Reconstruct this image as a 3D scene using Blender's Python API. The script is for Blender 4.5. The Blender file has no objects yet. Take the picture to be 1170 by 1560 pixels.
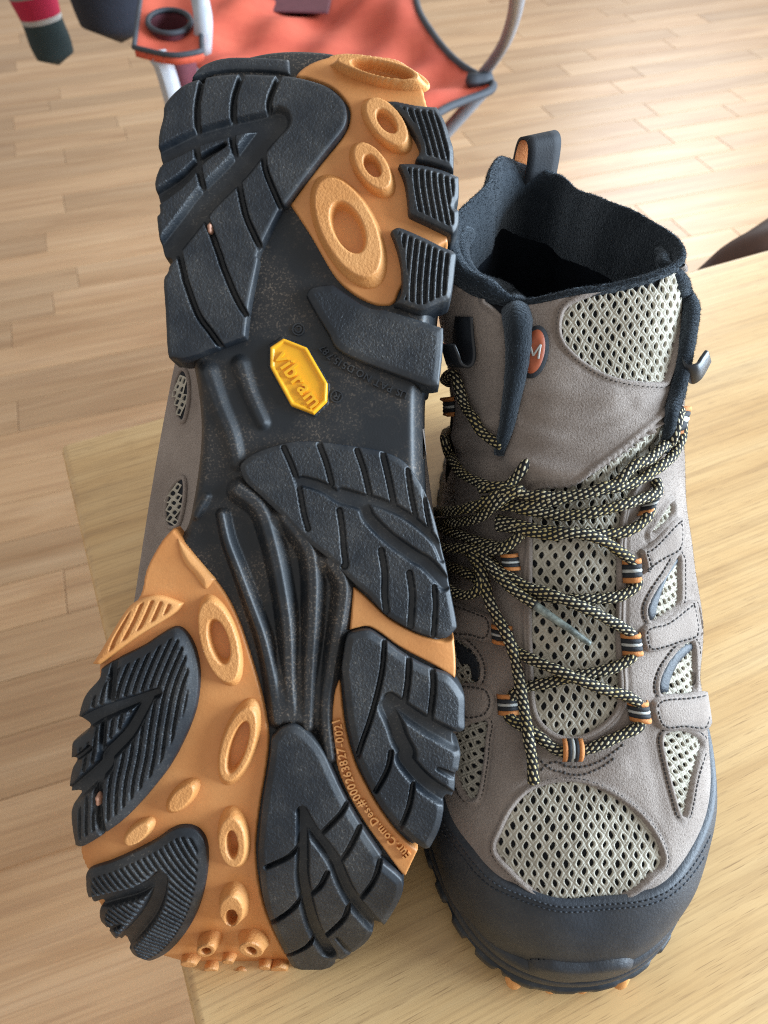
import bpy, bmesh, math, random
import numpy as np
from mathutils import Vector, Matrix
from mathutils.bvhtree import BVHTree

random.seed(7)
rng = np.random.default_rng(7)
SC = bpy.context.scene
COL = SC.collection
MM = 0.001

# ------------------------------------------------------------------ camera
CAM_H, PITCH, FPX, CX, CY = 300.0, math.radians(50), 1172.0, 585.0, 780.0
cam_d = bpy.data.cameras.new('camera')
cam_d.sensor_width = 36.0
cam_d.lens = FPX / 1560 * 36
cam_d.clip_start = 0.01
cam_d.clip_end = 60
cam_d.dof.use_dof = True
cam_d.dof.focus_distance = 0.262
cam_d.dof.aperture_fstop = 17.0
cam = bpy.data.objects.new('camera', cam_d)
COL.objects.link(cam)
cam.location = (0, 0, CAM_H * MM)
cam.rotation_euler = (math.pi / 2 - PITCH, 0, 0)
SC.camera = cam

# ------------------------------------------------------------------ light
world = bpy.data.worlds.new('World')
SC.world = world
world.use_nodes = True
wb = world.node_tree.nodes['Background']
wb.inputs[0].default_value = (1.0, 0.98, 0.95, 1)
wb.inputs[1].default_value = 0.54

def window_light(name, az, el, dist, w, h, power, col, target=(0.05, 0.2, 0.05)):
    d = bpy.data.lights.new(name, 'AREA')
    d.shape = 'RECTANGLE'
    d.size, d.size_y = w, h
    d.energy = power
    d.color = col
    o = bpy.data.objects.new(name, d)
    COL.objects.link(o)
    a, e = math.radians(az), math.radians(el)
    v = Vector((math.sin(a) * math.cos(e), math.cos(a) * math.cos(e), math.sin(e)))
    o.location = Vector(target) + v * dist
    o.rotation_euler = v.to_track_quat('Z', 'Y').to_euler()
    return o

window_light('window_light_right', 88, 15, 2.3, 2.1, 1.3, 225, (0.68, 0.84, 1.0))
window_light('window_light_far', 20, 20, 4.4, 0.9, 1.6, 48, (0.9, 0.95, 1.0))
SC.view_settings.view_transform = 'Standard'
SC.view_settings.look = 'None'
SC.view_settings.exposure = 0.12
SC.view_settings.gamma = 1
SC.cycles.use_denoising = False
SC.cycles.filter_width = 1.1
SC.cycles.max_bounces = 6

# ------------------------------------------------------------------ materials
def new_mat(name):
    m = bpy.data.materials.new(name)
    m.use_nodes = True
    nt = m.node_tree
    return m, nt, nt.nodes['Principled BSDF']

def N(nt, t, **kw):
    n = nt.nodes.new(t)
    for k, v in kw.items():
        if k == 'inp':
            for a, b in v.items():
                n.inputs[a].default_value = b
        else:
            setattr(n, k, v)
    return n

def ramp(nt, fac, stops):
    r = nt.nodes.new('ShaderNodeValToRGB')
    while len(r.color_ramp.elements) < len(stops):
        r.color_ramp.elements.new(0.5)
    for e, (p, c) in zip(r.color_ramp.elements, stops):
        e.position = p
        e.color = (*c, 1) if len(c) == 3 else c
    nt.links.new(fac, r.inputs[0])
    return r

def rough_mat(name, c0, c1, scale=900, rough=(0.45, 0.7), bump=0.25, bdist=0.0003, big=60, dust=None,
              sheen=0.0, detail=4, spec=0.5, bscale=None, sheen_col=(1, 1, 1), pebbled=0.0, speck=0.0, wave=0.0):
    """mottled colour between c0 and c1, fine bump, optional pale dust"""
    m, nt, p = new_mat(name)
    L = nt.links
    tc = N(nt, 'ShaderNodeNewGeometry')
    n1 = N(nt, 'ShaderNodeTexNoise', inp={'Scale': big, 'Detail': 5.0, 'Roughness': 0.6})
    L.new(tc.outputs['Position'], n1.inputs['Vector'])
    r1 = ramp(nt, n1.outputs[0], [(0.3, c0), (0.7, c1)])
    col = r1.outputs[0]
    n2 = N(nt, 'ShaderNodeTexNoise', inp={'Scale': scale, 'Detail': detail, 'Roughness': 0.6})
    L.new(tc.outputs['Position'], n2.inputs['Vector'])
    if dust:
        dc, amt, thr = dust
        n3 = N(nt, 'ShaderNodeTexNoise', inp={'Scale': 1500, 'Detail': 2.0})
        L.new(tc.outputs['Position'], n3.inputs['Vector'])
        n4 = N(nt, 'ShaderNodeTexNoise', inp={'Scale': 45, 'Detail': 6.0, 'Roughness': 0.7})
        L.new(tc.outputs['Position'], n4.inputs['Vector'])
        r4 = ramp(nt, n4.outputs[0], [(0.42, (0, 0, 0)), (0.72, (1, 1, 1))])
        r3 = ramp(nt, n3.outputs[0], [(thr, (0, 0, 0)), (min(thr + 0.08, 1), (1, 1, 1))])
        ma = N(nt, 'ShaderNodeMath', operation='MULTIPLY_ADD', inp={2: 0.0})
        L.new(r4.outputs[0], ma.inputs[0])
        L.new(r3.outputs[0], ma.inputs[1])
        mb = N(nt, 'ShaderNodeMath', operation='MULTIPLY_ADD', inp={1: 0.16})
        L.new(r4.outputs[0], mb.inputs[0])
        mc = N(nt, 'ShaderNodeMath', operation='MULTIPLY', inp={1: amt})
        L.new(ma.outputs[0], mc.inputs[0])
        L.new(mc.outputs[0], mb.inputs[2])
        mx = N(nt, 'ShaderNodeMixRGB', inp={2: (*dc, 1)})
        L.new(mb.outputs[0], mx.inputs[0])
        L.new(col, mx.inputs[1])
        col = mx.outputs[0]
    L.new(col, p.inputs['Base Color'])
    mr = N(nt, 'ShaderNodeMapRange', inp={3: rough[0], 4: rough[1]})
    L.new(n1.outputs[0], mr.inputs[0])
    L.new(mr.outputs[0], p.inputs['Roughness'])
    b = N(nt, 'ShaderNodeBump', inp={'Strength': bump, 'Distance': bdist})
    if bscale:
        nb = N(nt, 'ShaderNodeTexNoise', inp={'Scale': bscale, 'Detail': 3.0})
        L.new(tc.outputs['Position'], nb.inputs['Vector'])
        L.new(nb.outputs[0], b.inputs['Height'])
    else:
        L.new(n2.outputs[0], b.inputs['Height'])
    nrm = b.outputs[0]
    if pebbled:
        vo = N(nt, 'ShaderNodeTexNoise', inp={'Scale': 1250.0, 'Detail': 2.0, 'Roughness': 0.55, 'Distortion': 0.3})
        L.new(tc.outputs['Position'], vo.inputs['Vector'])
        at = N(nt, 'ShaderNodeAttribute', attribute_name='pebbled')
        ms = N(nt, 'ShaderNodeMath', operation='MULTIPLY', inp={1: pebbled})
        L.new(at.outputs['Fac'], ms.inputs[0])
        b2 = N(nt, 'ShaderNodeBump', inp={'Distance': 0.0005})
        L.new(ms.outputs[0], b2.inputs['Strength'])
        L.new(vo.outputs[0], b2.inputs['Height'])
        L.new(nrm, b2.inputs['Normal'])
        nrm = b2.outputs[0]
    if wave:
        wv = N(nt, 'ShaderNodeTexWave', bands_direction='X', inp={'Scale': 330.0, 'Distortion': 1.2, 'Detail': 2.0, 'Detail Scale': 3.0})
        L.new(tc.outputs['Position'], wv.inputs['Vector'])
        b3 = N(nt, 'ShaderNodeBump', inp={'Distance': 0.0002, 'Strength': wave})
        L.new(wv.outputs['Fac'], b3.inputs['Height'])
        L.new(nrm, b3.inputs['Normal'])
        nrm = b3.outputs[0]
    if speck:
        ns = N(nt, 'ShaderNodeTexNoise', inp={'Scale': 2600.0, 'Detail': 2.0, 'Roughness': 0.7})
        L.new(tc.outputs['Position'], ns.inputs['Vector'])
        mrs = N(nt, 'ShaderNodeMapRange', inp={1: 0.3, 2: 0.7, 3: 1 - speck, 4: 1 + speck})
        L.new(ns.outputs[0], mrs.inputs[0])
        hs = N(nt, 'ShaderNodeHueSaturation')
        L.new(mrs.outputs[0], hs.inputs['Value'])
        L.new(col, hs.inputs['Color'])
        L.new(hs.outputs[0], p.inputs['Base Color'])
    L.new(nrm, p.inputs['Normal'])
    p.inputs['Specular IOR Level'].default_value = spec
    if sheen:
        p.inputs['Sheen Weight'].default_value = sheen
        p.inputs['Sheen Roughness'].default_value = 0.45
        p.inputs['Sheen Tint'].default_value = (*sheen_col, 1)
    return m

M = {}
M['rubber'] = rough_mat('black_rubber', (0.006, 0.0095, 0.0145), (0.014, 0.0195, 0.027), rough=(0.40, 0.6), bump=0.3, bdist=0.0002, scale=1700,
                        dust=((0.20, 0.18, 0.15), 0.5, 0.6), big=45, pebbled=0.75, spec=0.5)
M['rubber_base'] = rough_mat('black_rubber_shank', (0.004, 0.006, 0.009), (0.011, 0.0145, 0.0185), rough=(0.40, 0.64), bump=0.25, bdist=0.0002, scale=1800,
                             dust=((0.20, 0.155, 0.115), 0.85, 0.55), big=30, spec=0.5)
M['orange'] = rough_mat('orange_rubber', (0.56, 0.205, 0.052), (0.72, 0.33, 0.11), rough=(0.36, 0.6), bump=0.25, bdist=0.0003, scale=900, big=28, speck=0.05, dust=((0.30, 0.15, 0.06), 0.35, 0.6))
M['stud'] = rough_mat('orange_rubber_stud', (0.60, 0.25, 0.07), (0.73, 0.355, 0.125), rough=(0.40, 0.58), bump=0.3, bdist=0.0003, scale=1500, big=40, pebbled=0.5, speck=0.05)
M['yellow'] = rough_mat('yellow_rubber', (0.86, 0.40, 0.012), (0.93, 0.47, 0.02), rough=(0.3, 0.42), bump=0.1, big=50)
M['suede'] = rough_mat('taupe_suede', (0.215, 0.173, 0.147), (0.345, 0.29, 0.252), rough=(0.85, 1.0), bump=0.9, bdist=0.0006, scale=1700, speck=0.22, big=38, sheen=0.25, spec=0.15,
                       sheen_col=(0.9, 0.88, 0.9))
M['fleece'] = rough_mat('navy_fleece', (0.012, 0.016, 0.021), (0.024, 0.030, 0.037), rough=(0.9, 1.0), bump=0.9, bdist=0.0010, scale=1300, big=90, sheen=0.5, spec=0.1,
                        sheen_col=(0.62, 0.72, 0.82))
M['lining'] = rough_mat('shade_toned_lining', (0.006, 0.008, 0.012), (0.012, 0.015, 0.02), rough=(0.9, 1.0), bump=0.8, bdist=0.0008, scale=1300, spec=0.1)  # deep part of the fleece; the interior's shade is put into this colour
M['backing'] = rough_mat('dark_backing', (0.016, 0.018, 0.022), (0.026, 0.028, 0.034), rough=(0.8, 0.95), bump=0.5, spec=0.2)
M['mesh'] = rough_mat('grey_mesh_yarn', (0.42, 0.385, 0.315), (0.57, 0.53, 0.44), rough=(0.7, 0.85), bump=0.8, bdist=0.0004, scale=1600, big=120, spec=0.25, bscale=1900)
M['rand'] = rough_mat('black_rubber_rand', (0.009, 0.013, 0.0195), (0.018, 0.024, 0.034), rough=(0.42, 0.6), bump=0.6, bdist=0.0003, scale=1100, big=40,
                      dust=((0.16, 0.15, 0.14), 0.25, 0.62), wave=0.0)
M['plastic'] = rough_mat('black_plastic', (0.012, 0.014, 0.018), (0.018, 0.02, 0.024), rough=(0.28, 0.4), bump=0.05)
M['thread'] = rough_mat('dark_thread', (0.035, 0.030, 0.028), (0.05, 0.043, 0.04), rough=(0.8, 0.9), bump=0.2)
M['thread_blue'] = rough_mat('slate_thread', (0.016, 0.020, 0.027), (0.026, 0.032, 0.042), rough=(0.7, 0.9), bump=0.2)
M['webbing'] = rough_mat('black_webbing', (0.011, 0.013, 0.017), (0.018, 0.020, 0.025), rough=(0.7, 0.85), bump=0.6, bdist=0.0003, scale=1500)
M['web_orange'] = rough_mat('orange_webbing', (0.50, 0.17, 0.04), (0.60, 0.24, 0.07), rough=(0.7, 0.85), bump=0.7, bdist=0.0004, scale=1500)
M['web_white'] = rough_mat('white_thread', (0.40, 0.40, 0.37), (0.5, 0.5, 0.47), rough=(0.7, 0.85), bump=0.5)
M['badge_orange'] = rough_mat('orange_badge', (0.30, 0.06, 0.018), (0.37, 0.085, 0.028), rough=(0.4, 0.6), bump=0.2)
M['pebble'] = rough_mat('pink_pebble', (0.42, 0.20, 0.12), (0.60, 0.34, 0.24), rough=(0.5, 0.7), bump=0.5, big=400)
M['aglet'] = rough_mat('pale_aglet', (0.05, 0.06, 0.055), (0.30, 0.34, 0.30), rough=(0.3, 0.5), bump=0.4, big=420)

def lace_mat():
    m, nt, p = new_mat('braided_lace')
    L = nt.links
    uv = N(nt, 'ShaderNodeUVMap', uv_map='UVMap')
    sp = N(nt, 'ShaderNodeSeparateXYZ')
    L.new(uv.outputs[0], sp.inputs[0])
    def mth(op, a, b=None, c=None):
        n = N(nt, 'ShaderNodeMath', operation=op)
        for i, v in enumerate((a, b, c)):
            if v is None:
                continue
            if isinstance(v, (int, float)):
                n.inputs[i].default_value = v
            else:
                L.new(v, n.inputs[i])
        return n.outputs[0]
    s = mth('MULTIPLY', sp.outputs[0], 0.62)          # mm along -> cells
    t = mth('MULTIPLY', sp.outputs[1], 7.0)           # turns -> cells round
    row = mth('FLOOR', s)
    odd = mth('MODULO', row, 2.0)
    t2 = mth('ADD', t, mth('MULTIPLY', odd, 0.5))
    fs = mth('SUBTRACT', mth('FRACT', s), 0.5)
    ft = mth('SUBTRACT', mth('FRACT', t2), 0.5)
    sk = mth('ADD', ft, mth('MULTIPLY', fs, 0.35))
    d = mth('ADD', mth('POWER', mth('MULTIPLY', mth('ABSOLUTE', fs), 2.8), 2.0), mth('POWER', mth('MULTIPLY', mth('ABSOLUTE', sk), 4.1), 2.0))
    ins = mth('LESS_THAN', d, 1.0)
    geo = N(nt, 'ShaderNodeNewGeometry')
    nz = N(nt, 'ShaderNodeTexNoise', inp={'Scale': 120.0, 'Detail': 2.0})
    L.new(geo.outputs['Position'], nz.inputs['Vector'])
    fl = ramp(nt, nz.outputs[0], [(0.35, (0.52, 0.41, 0.17)), (0.62, (0.62, 0.55, 0.36))])
    mx = N(nt, 'ShaderNodeMixRGB', inp={1: (0.009, 0.009, 0.010, 1)})
    L.new(ins, mx.inputs[0])
    L.new(fl.outputs[0], mx.inputs[2])
    L.new(mx.outputs[0], p.inputs['Base Color'])
    p.inputs['Roughness'].default_value = 0.75
    p.inputs['Specular IOR Level'].default_value = 0.3
    b = N(nt, 'ShaderNodeBump', inp={'Strength': 0.7, 'Distance': 0.0004})
    L.new(mth('SUBTRACT', 1.0, mth('MINIMUM', d, 1.6)), b.inputs['Height'])
    L.new(b.outputs[0], p.inputs['Normal'])
    return m
M['lace'] = lace_mat()

def wood_mat(name, cols, ang, sc_along, sc_across, rough, streak=0.5, coat=0.0, per_object=False, bump=0.05, spec=0.5, streak_col=(0.3, 0.16, 0.07), lines=0.3, pores=(45, 900)):
    m, nt, p = new_mat(name)
    L = nt.links
    g = N(nt, 'ShaderNodeNewGeometry')
    mp = N(nt, 'ShaderNodeMapping')
    mp.inputs['Rotation'].default_value = (0, 0, -ang)
    L.new(g.outputs['Position'], mp.inputs['Vector'])
    vec = mp.outputs[0]
    if per_object:
        oi = N(nt, 'ShaderNodeObjectInfo')
        ad = N(nt, 'ShaderNodeVectorMath', operation='ADD')
        cb = N(nt, 'ShaderNodeCombineXYZ')
        mu = N(nt, 'ShaderNodeMath', operation='MULTIPLY', inp={1: 37.0})
        L.new(oi.outputs['Random'], mu.inputs[0])
        L.new(mu.outputs[0], cb.inputs[0])
        L.new(mu.outputs[0], cb.inputs[2])
        L.new(vec, ad.inputs[0])
        L.new(cb.outputs[0], ad.inputs[1])
        vec = ad.outputs[0]
    ml = N(nt, 'ShaderNodeVectorMath', operation='MULTIPLY')
    ml.inputs[1].default_value = (sc_along, sc_across, sc_across)
    L.new(vec, ml.inputs[0])
    n1 = N(nt, 'ShaderNodeTexNoise', inp={'Scale': 1.0, 'Detail': 6.0, 'Roughness': 0.62, 'Distortion': 0.6})
    L.new(ml.outputs[0], n1.inputs['Vector'])
    r1 = ramp(nt, n1.outputs[0], [(0.28, cols[0]), (0.5, cols[1]), (0.74, cols[2])])
    col = r1.outputs[0]
    n2 = None
    for al, ac, lo, hi, amt in ((sc_along * 1.6, sc_across * 5.0, 0.5, 0.72, lines), (sc_along * 1.4, sc_across * 20.0, 0.5, 0.66, lines * 0.8), (pores[0], pores[1], 0.60, 0.70, streak)):
        ml2 = N(nt, 'ShaderNodeVectorMath', operation='MULTIPLY')
        ml2.inputs[1].default_value = (al, ac, ac)
        L.new(vec, ml2.inputs[0])
        n2 = N(nt, 'ShaderNodeTexNoise', inp={'Scale': 1.0, 'Detail': 2.5, 'Roughness': 0.5})
        L.new(ml2.outputs[0], n2.inputs['Vector'])
        r2 = ramp(nt, n2.outputs[0], [(lo, (0, 0, 0)), (hi, (amt,) * 3)])
        mx = N(nt, 'ShaderNodeMixRGB', inp={2: (*streak_col, 1)})
        L.new(r2.outputs[0], mx.inputs[0])
        L.new(col, mx.inputs[1])
        col = mx.outputs[0]
    if per_object:
        hs = N(nt, 'ShaderNodeHueSaturation')
        mr = N(nt, 'ShaderNodeMapRange', inp={3: 0.84, 4: 1.12})
        L.new(oi.outputs['Random'], mr.inputs[0])
        L.new(mr.outputs[0], hs.inputs['Value'])
        L.new(col, hs.inputs['Color'])
        col = hs.outputs[0]
    L.new(col, p.inputs['Base Color'])
    p.inputs['Roughness'].default_value = rough
    p.inputs['Specular IOR Level'].default_value = spec
    p.inputs['Coat Weight'].default_value = coat
    p.inputs['Coat Roughness'].default_value = 0.28
    b = N(nt, 'ShaderNodeBump', inp={'Strength': bump, 'Distance': 0.0003})
    L.new(n2.outputs[0], b.inputs['Height'])
    L.new(b.outputs[0], p.inputs['Normal'])
    return m
GRAIN = math.radians(24)
M['table'] = wood_mat('table_wood', ((0.54, 0.32, 0.125), (0.65, 0.42, 0.185), (0.71, 0.50, 0.25)), GRAIN, 5, 36, 0.42, streak=0.55, coat=0.3, bump=0.1,
                      streak_col=(0.20, 0.10, 0.04), lines=0.30, pores=(70, 2300))
M['floor'] = wood_mat('floor_laminate', ((0.37, 0.205, 0.095), (0.49, 0.30, 0.155), (0.58, 0.385, 0.22)), math.radians(19), 2.4, 24, 0.38, streak=0.4, per_object=True, spec=0.5,
                      streak_col=(0.30, 0.16, 0.08), lines=0.45, pores=(9, 260))

# ------------------------------------------------------------------ object helpers
def link(name, mesh, parent=None, mat=None):
    o = bpy.data.objects.new(name, mesh)
    COL.objects.link(o)
    if parent is not None:
        o.parent = parent
        o.matrix_parent_inverse = parent_world(parent).inverted()
    if mat is not None:
        mesh.materials.append(mat)
    return o

def parent_world(o):
    """meshes are built in world coordinates; only Empties carry a location"""
    return Matrix.Translation(o.location) if o.type == 'EMPTY' else Matrix.Identity(4)

def thing(name, label, cat, loc_mm=(0, 0, 0), group=None):
    o = bpy.data.objects.new(name, None)
    COL.objects.link(o)
    o.location = Vector(loc_mm) * MM
    o.empty_display_size = 0.02
    tag(o, label, cat, group)
    return o

def tag(o, label=None, cat=None, group=None, kind=None):
    for k, v in (('label', label), ('category', cat), ('group', group), ('kind', kind)):
        if v:
            o[k] = v
    return o

def mesh_from(name, V, F, mat=None, parent=None, smooth=True, uv=None):
    """V in mm, numpy (n,3); F list/array of faces"""
    me = bpy.data.meshes.new(name)
    V = np.asarray(V, dtype=np.float64) * MM
    if isinstance(F, np.ndarray) and F.ndim == 2:
        k = F.shape[1]
        me.vertices.add(len(V))
        me.vertices.foreach_set('co', V.astype(np.float32).ravel())
        me.loops.add(F.size)
        me.loops.foreach_set('vertex_index', F.astype(np.int32).ravel())
        me.polygons.add(len(F))
        me.polygons.foreach_set('loop_start', np.arange(0, F.size, k, dtype=np.int32))
        me.polygons.foreach_set('loop_total', np.full(len(F), k, dtype=np.int32))
        me.update(calc_edges=True)
        me.validate()
    else:
        me.from_pydata([tuple(v) for v in V], [], [tuple(int(i) for i in f) for f in F])
        me.update()
    if smooth:
        me.polygons.foreach_set('use_smooth', np.ones(len(me.polygons), dtype=bool))
    if uv is not None:
        lay = me.uv_layers.new(name='UVMap')
        idx = np.empty(len(me.loops), dtype=np.int32)
        me.loops.foreach_get('vertex_index', idx)
        lay.data.foreach_set('uv', np.asarray(uv, dtype=np.float32)[idx].ravel())
    return link(name, me, parent, mat)

# ------------------------------------------------------------------ camera geometry (numpy, mm)
FW = np.array([0, math.cos(PITCH), -math.sin(PITCH)])
UP = np.array([0, math.sin(PITCH), math.cos(PITCH)])
RT = np.array([1.0, 0, 0])
CP = np.array([0, 0, CAM_H])

def ray(u, v):
    return FW + (u - CX) / FPX * RT - (v - CY) / FPX * UP

def at_z(u, v, z):
    d = ray(u, v)
    return CP + (z - CAM_H) / d[2] * d

def project(P):
    d = P - CP
    w = d @ FW
    return np.stack([CX + FPX * (d @ RT) / w, CY - FPX * (d @ UP) / w], -1)

def Z(x0, y0, s, pts):
    """points read off a magnified crop -> photograph pixels"""
    return [(x0 + x / s, y0 + y / s) for x, y in pts]

def catmull(pts, closed=True, n=6):
    P = np.array(pts, float)
    m = len(P)
    out = []
    rngk = range(m if closed else m - 1)
    for i in rngk:
        if closed:
            a, b, c, d = P[i - 1], P[i], P[(i + 1) % m], P[(i + 2) % m]
        else:
            a, b, c, d = P[max(i - 1, 0)], P[i], P[i + 1], P[min(i + 2, m - 1)]
        if np.allclose(b, c):
            continue
        for k in range(n):
            t = k / n
            out.append(0.5 * ((2 * b) + (-a + c) * t + (2 * a - 5 * b + 4 * c - d) * t * t + (-a + 3 * b - 3 * c + d) * t ** 3))
    if not closed:
        out.append(P[-1])
    return np.array(out)

def resample(P, step, closed=False):
    P = np.asarray(P, float)
    if closed:
        P = np.vstack([P, P[:1]])
    d = np.r_[0, np.cumsum(np.linalg.norm(np.diff(P, axis=0), axis=1))]
    n = max(2, int(round(d[-1] / step)) + 1)
    s = np.linspace(0, d[-1], n)
    Q = np.stack([np.interp(s, d, P[:, k]) for k in range(P.shape[1])], -1)
    return Q[:-1] if closed else Q

def seg_dist(X, P, closed=True, want_near=False):
    """distance of points X (n,k) to polyline P (m,k)"""
    A = P
    B = np.roll(P, -1, 0)
    if not closed:
        A, B = P[:-1], P[1:]
    best = np.full(len(X), 1e18)
    near = np.zeros_like(X) if want_near else None
    par = np.zeros(len(X))
    for i, (a, b) in enumerate(zip(A, B)):
        ab = b - a
        l2 = ab @ ab
        if l2 < 1e-12:
            continue
        t = np.clip(((X - a) @ ab) / l2, 0, 1)
        q = a + t[:, None] * ab
        d2 = ((X - q) ** 2).sum(1)
        m = d2 < best
        best[m] = d2[m]
        par[m] = (i + t[m]) / len(A)
        if want_near:
            near[m] = q[m]
    d = np.sqrt(best)
    return (d, near) if want_near else (d, par)

def inside(X, P):
    x, y = X[:, 0], X[:, 1]
    r = np.zeros(len(X), bool)
    x1, y1 = P[-1]
    for x2, y2 in P:
        if y1 != y2:
            c = ((y1 > y) != (y2 > y)) & (x < (x2 - x1) * (y - y1) / (y2 - y1) + x1)
            r ^= c
        x1, y1 = x2, y2
    return r

def smooth01(t):
    t = np.clip(t, 0, 1)
    return t * t * (3 - 2 * t)

def grid_faces(keep, idx):
    """quads of a 2-D grid; keep = bool per cell"""
    i, j = np.nonzero(keep)
    return np.stack([idx[i, j], idx[i + 1, j], idx[i + 1, j + 1], idx[i, j + 1]], -1)

def compact(V, F, *attrs):
    used = np.unique(F)
    mp = np.full(len(V), -1)
    mp[used] = np.arange(len(used))
    return (V[used], mp[F]) + tuple(a[used] for a in attrs)

def tube(path, r, nseg=8, caps=True, r_fn=None, flat=None):
    """swept tube in mm: returns V, F, UV (mm along, turns round)"""
    P = np.asarray(path, float)
    n = len(P)
    T = np.gradient(P, axis=0)
    T /= np.maximum(np.linalg.norm(T, axis=1, keepdims=True), 1e-9)
    ref = np.array([0, 0, 1.0])
    if abs(T[0] @ ref) > 0.9:
        ref = np.array([1.0, 0, 0])
    nrm = np.cross(T[0], ref)
    nrm /= np.linalg.norm(nrm)
    V, UV = [], []
    s = np.r_[0, np.cumsum(np.linalg.norm(np.diff(P, axis=0), axis=1))]
    for i in range(n):
        nrm = nrm - (nrm @ T[i]) * T[i]
        nrm /= np.linalg.norm(nrm)
        bi = np.cross(T[i], nrm)
        rr = r if r_fn is None else r_fn(i / (n - 1))
        for k in range(nseg + 1):
            a = 2 * math.pi * k / nseg
            V.append(P[i] + rr * (math.cos(a) * nrm + math.sin(a) * bi))
            UV.append((s[i], k / nseg))
    F = []
    w = nseg + 1
    for i in range(n - 1):
        for k in range(nseg):
            F.append((i * w + k, i * w + k + 1, (i + 1) * w + k + 1, (i + 1) * w + k))
    if caps:
        for e, i in ((-1, 0), (1, n - 1)):
            base = len(V)
            V.append(P[i] + T[i] * e * (r if r_fn is None else r_fn(i / (n - 1))) * 0.5)
            UV.append((s[i], 0.5))
            for k in range(nseg):
                a, b = i * w + k, i * w + k + 1
                F.append((b, a, base) if e < 0 else (a, b, base))
    return np.array(V), F, np.array(UV)

def join(parts):
    V, F, off = [], [], 0
    for v, f in parts:
        V.append(np.asarray(v))
        F += [tuple(int(i) + off for i in q) for q in f]
        off += len(v)
    return np.vstack(V), F

_glyph = {}
def glyph(ch, bold=0.0):
    """2-D/3-D mesh of one character: V (n,3), F, advance"""
    if (ch, bold) not in _glyph:
        c = bpy.data.curves.new('glyph', 'FONT')
        c.body = ch
        c.size = 1.0
        c.extrude = 0.06
        c.offset = bold
        c.resolution_u = 3
        o = bpy.data.objects.new('glyph', c)
        COL.objects.link(o)
        dg = bpy.context.evaluated_depsgraph_get()
        me = bpy.data.meshes.new_from_object(o.evaluated_get(dg))
        V = np.array([v.co[:] for v in me.vertices]) if len(me.vertices) else np.zeros((0, 3))
        F = [tuple(p.vertices) for p in me.polygons]
        w = V[:, 0].max() if len(V) else 0.3
        bpy.data.objects.remove(o)
        bpy.data.curves.remove(c)
        bpy.data.meshes.remove(me)
        _glyph[(ch, bold)] = (V, F, w)
    return _glyph[(ch, bold)]
# ================================================================== table, floor
A_, B_, C_ = at_z(90, 676, 0), at_z(289, 1560, 0), at_z(1072, 405, 0)
e_back = (C_ - A_)[:2] / np.linalg.norm((C_ - A_)[:2])
e_side = np.array([e_back[1], -e_back[0]])            # towards the camera
TABLE_T, FLOOR_Z = 24.0, -450.0

def slab(name, origin, e1, e2, w, h, z1, z0, bev, mat, parent):
    """rectangular board with rounded edges, origin = corner (xy)"""
    bm = bmesh.new()
    pts = [origin, origin + e1 * w, origin + e1 * w + e2 * h, origin + e2 * h]
    lo = [bm.verts.new((p[0] * MM, p[1] * MM, z0 * MM)) for p in pts]
    hi = [bm.verts.new((p[0] * MM, p[1] * MM, z1 * MM)) for p in pts]
    bm.faces.new(hi)
    bm.faces.new(lo[::-1])
    for i in range(4):
        j = (i + 1) % 4
        bm.faces.new((lo[i], lo[j], hi[j], hi[i]))
    bmesh.ops.recalc_face_normals(bm, faces=bm.faces)
    if bev:
        bmesh.ops.bevel(bm, geom=bm.edges[:], offset=bev * MM, segments=3, affect='EDGES', profile=0.5)
    me = bpy.data.meshes.new(name)
    bm.to_mesh(me)
    bm.free()
    me.polygons.foreach_set('use_smooth', np.ones(len(me.polygons), dtype=bool)) if bev else None
    o = link(name, me, parent, mat)
    if bev:
        md = o.modifiers.new('wn', 'WEIGHTED_NORMAL')
    return o

table = thing('coffee_table', 'pale varnished wooden coffee table carrying both hiking boots', 'table', (A_[0], A_[1], FLOOR_Z))
slab('tabletop', A_[:2], e_back, e_side, 980, 620, 0.0, -TABLE_T, 4.0, M['table'], table)
for a, b in ((40, 40), (900, 40), (40, 540), (900, 540)):
    slab('leg', A_[:2] + e_back * a + e_side * b, e_back, e_side, 42, 42, -TABLE_T - 0.5, FLOOR_Z + 4, 3.0, M['table'], table)

me = bpy.data.meshes.new('floor')
fz = (FLOOR_Z - 4) * MM
me.from_pydata([(-4, -1.5, fz), (5, -1.5, fz), (5, 5.5, fz), (-4, 5.5, fz)], [], [(0, 1, 2, 3)])
floor = link('floor', me, None, M['floor'])
tag(floor, 'beige wood laminate floor', kind='structure')
# laminate strips: shared meshes of a few lengths
FA = math.radians(19)
f1 = np.array([math.cos(FA), math.sin(FA)])
f2 = np.array([-math.sin(FA), math.cos(FA)])
STRIP = 66.0
lens = [230, 340, 450, 610]
strip_mesh = []
for l in lens:
    bm = bmesh.new()
    x1, y1, b = (l - 0.7) * MM, (STRIP - 0.7) * MM, 0.8 * MM
    lo = [bm.verts.new(c) for c in ((0, 0, -.004), (x1, 0, -.004), (x1, y1, -.004), (0, y1, -.004))]
    mi = [bm.verts.new(c) for c in ((0, 0, -b * .6), (x1, 0, -b * .6), (x1, y1, -b * .6), (0, y1, -b * .6))]
    hi = [bm.verts.new(c) for c in ((b, b, 0), (x1 - b, b, 0), (x1 - b, y1 - b, 0), (b, y1 - b, 0))]
    bm.faces.new(hi)
    for i in range(4):
        j = (i + 1) % 4
        bm.faces.new((lo[i], lo[j], mi[j], mi[i]))
        bm.faces.new((mi[i], mi[j], hi[j], hi[i]))
    mm = bpy.data.meshes.new('plank')
    bm.to_mesh(mm)
    bm.free()
    mm.materials.append(M['floor'])
    strip_mesh.append(mm)
org = at_z(60, 700, FLOOR_Z)[:2]
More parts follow.
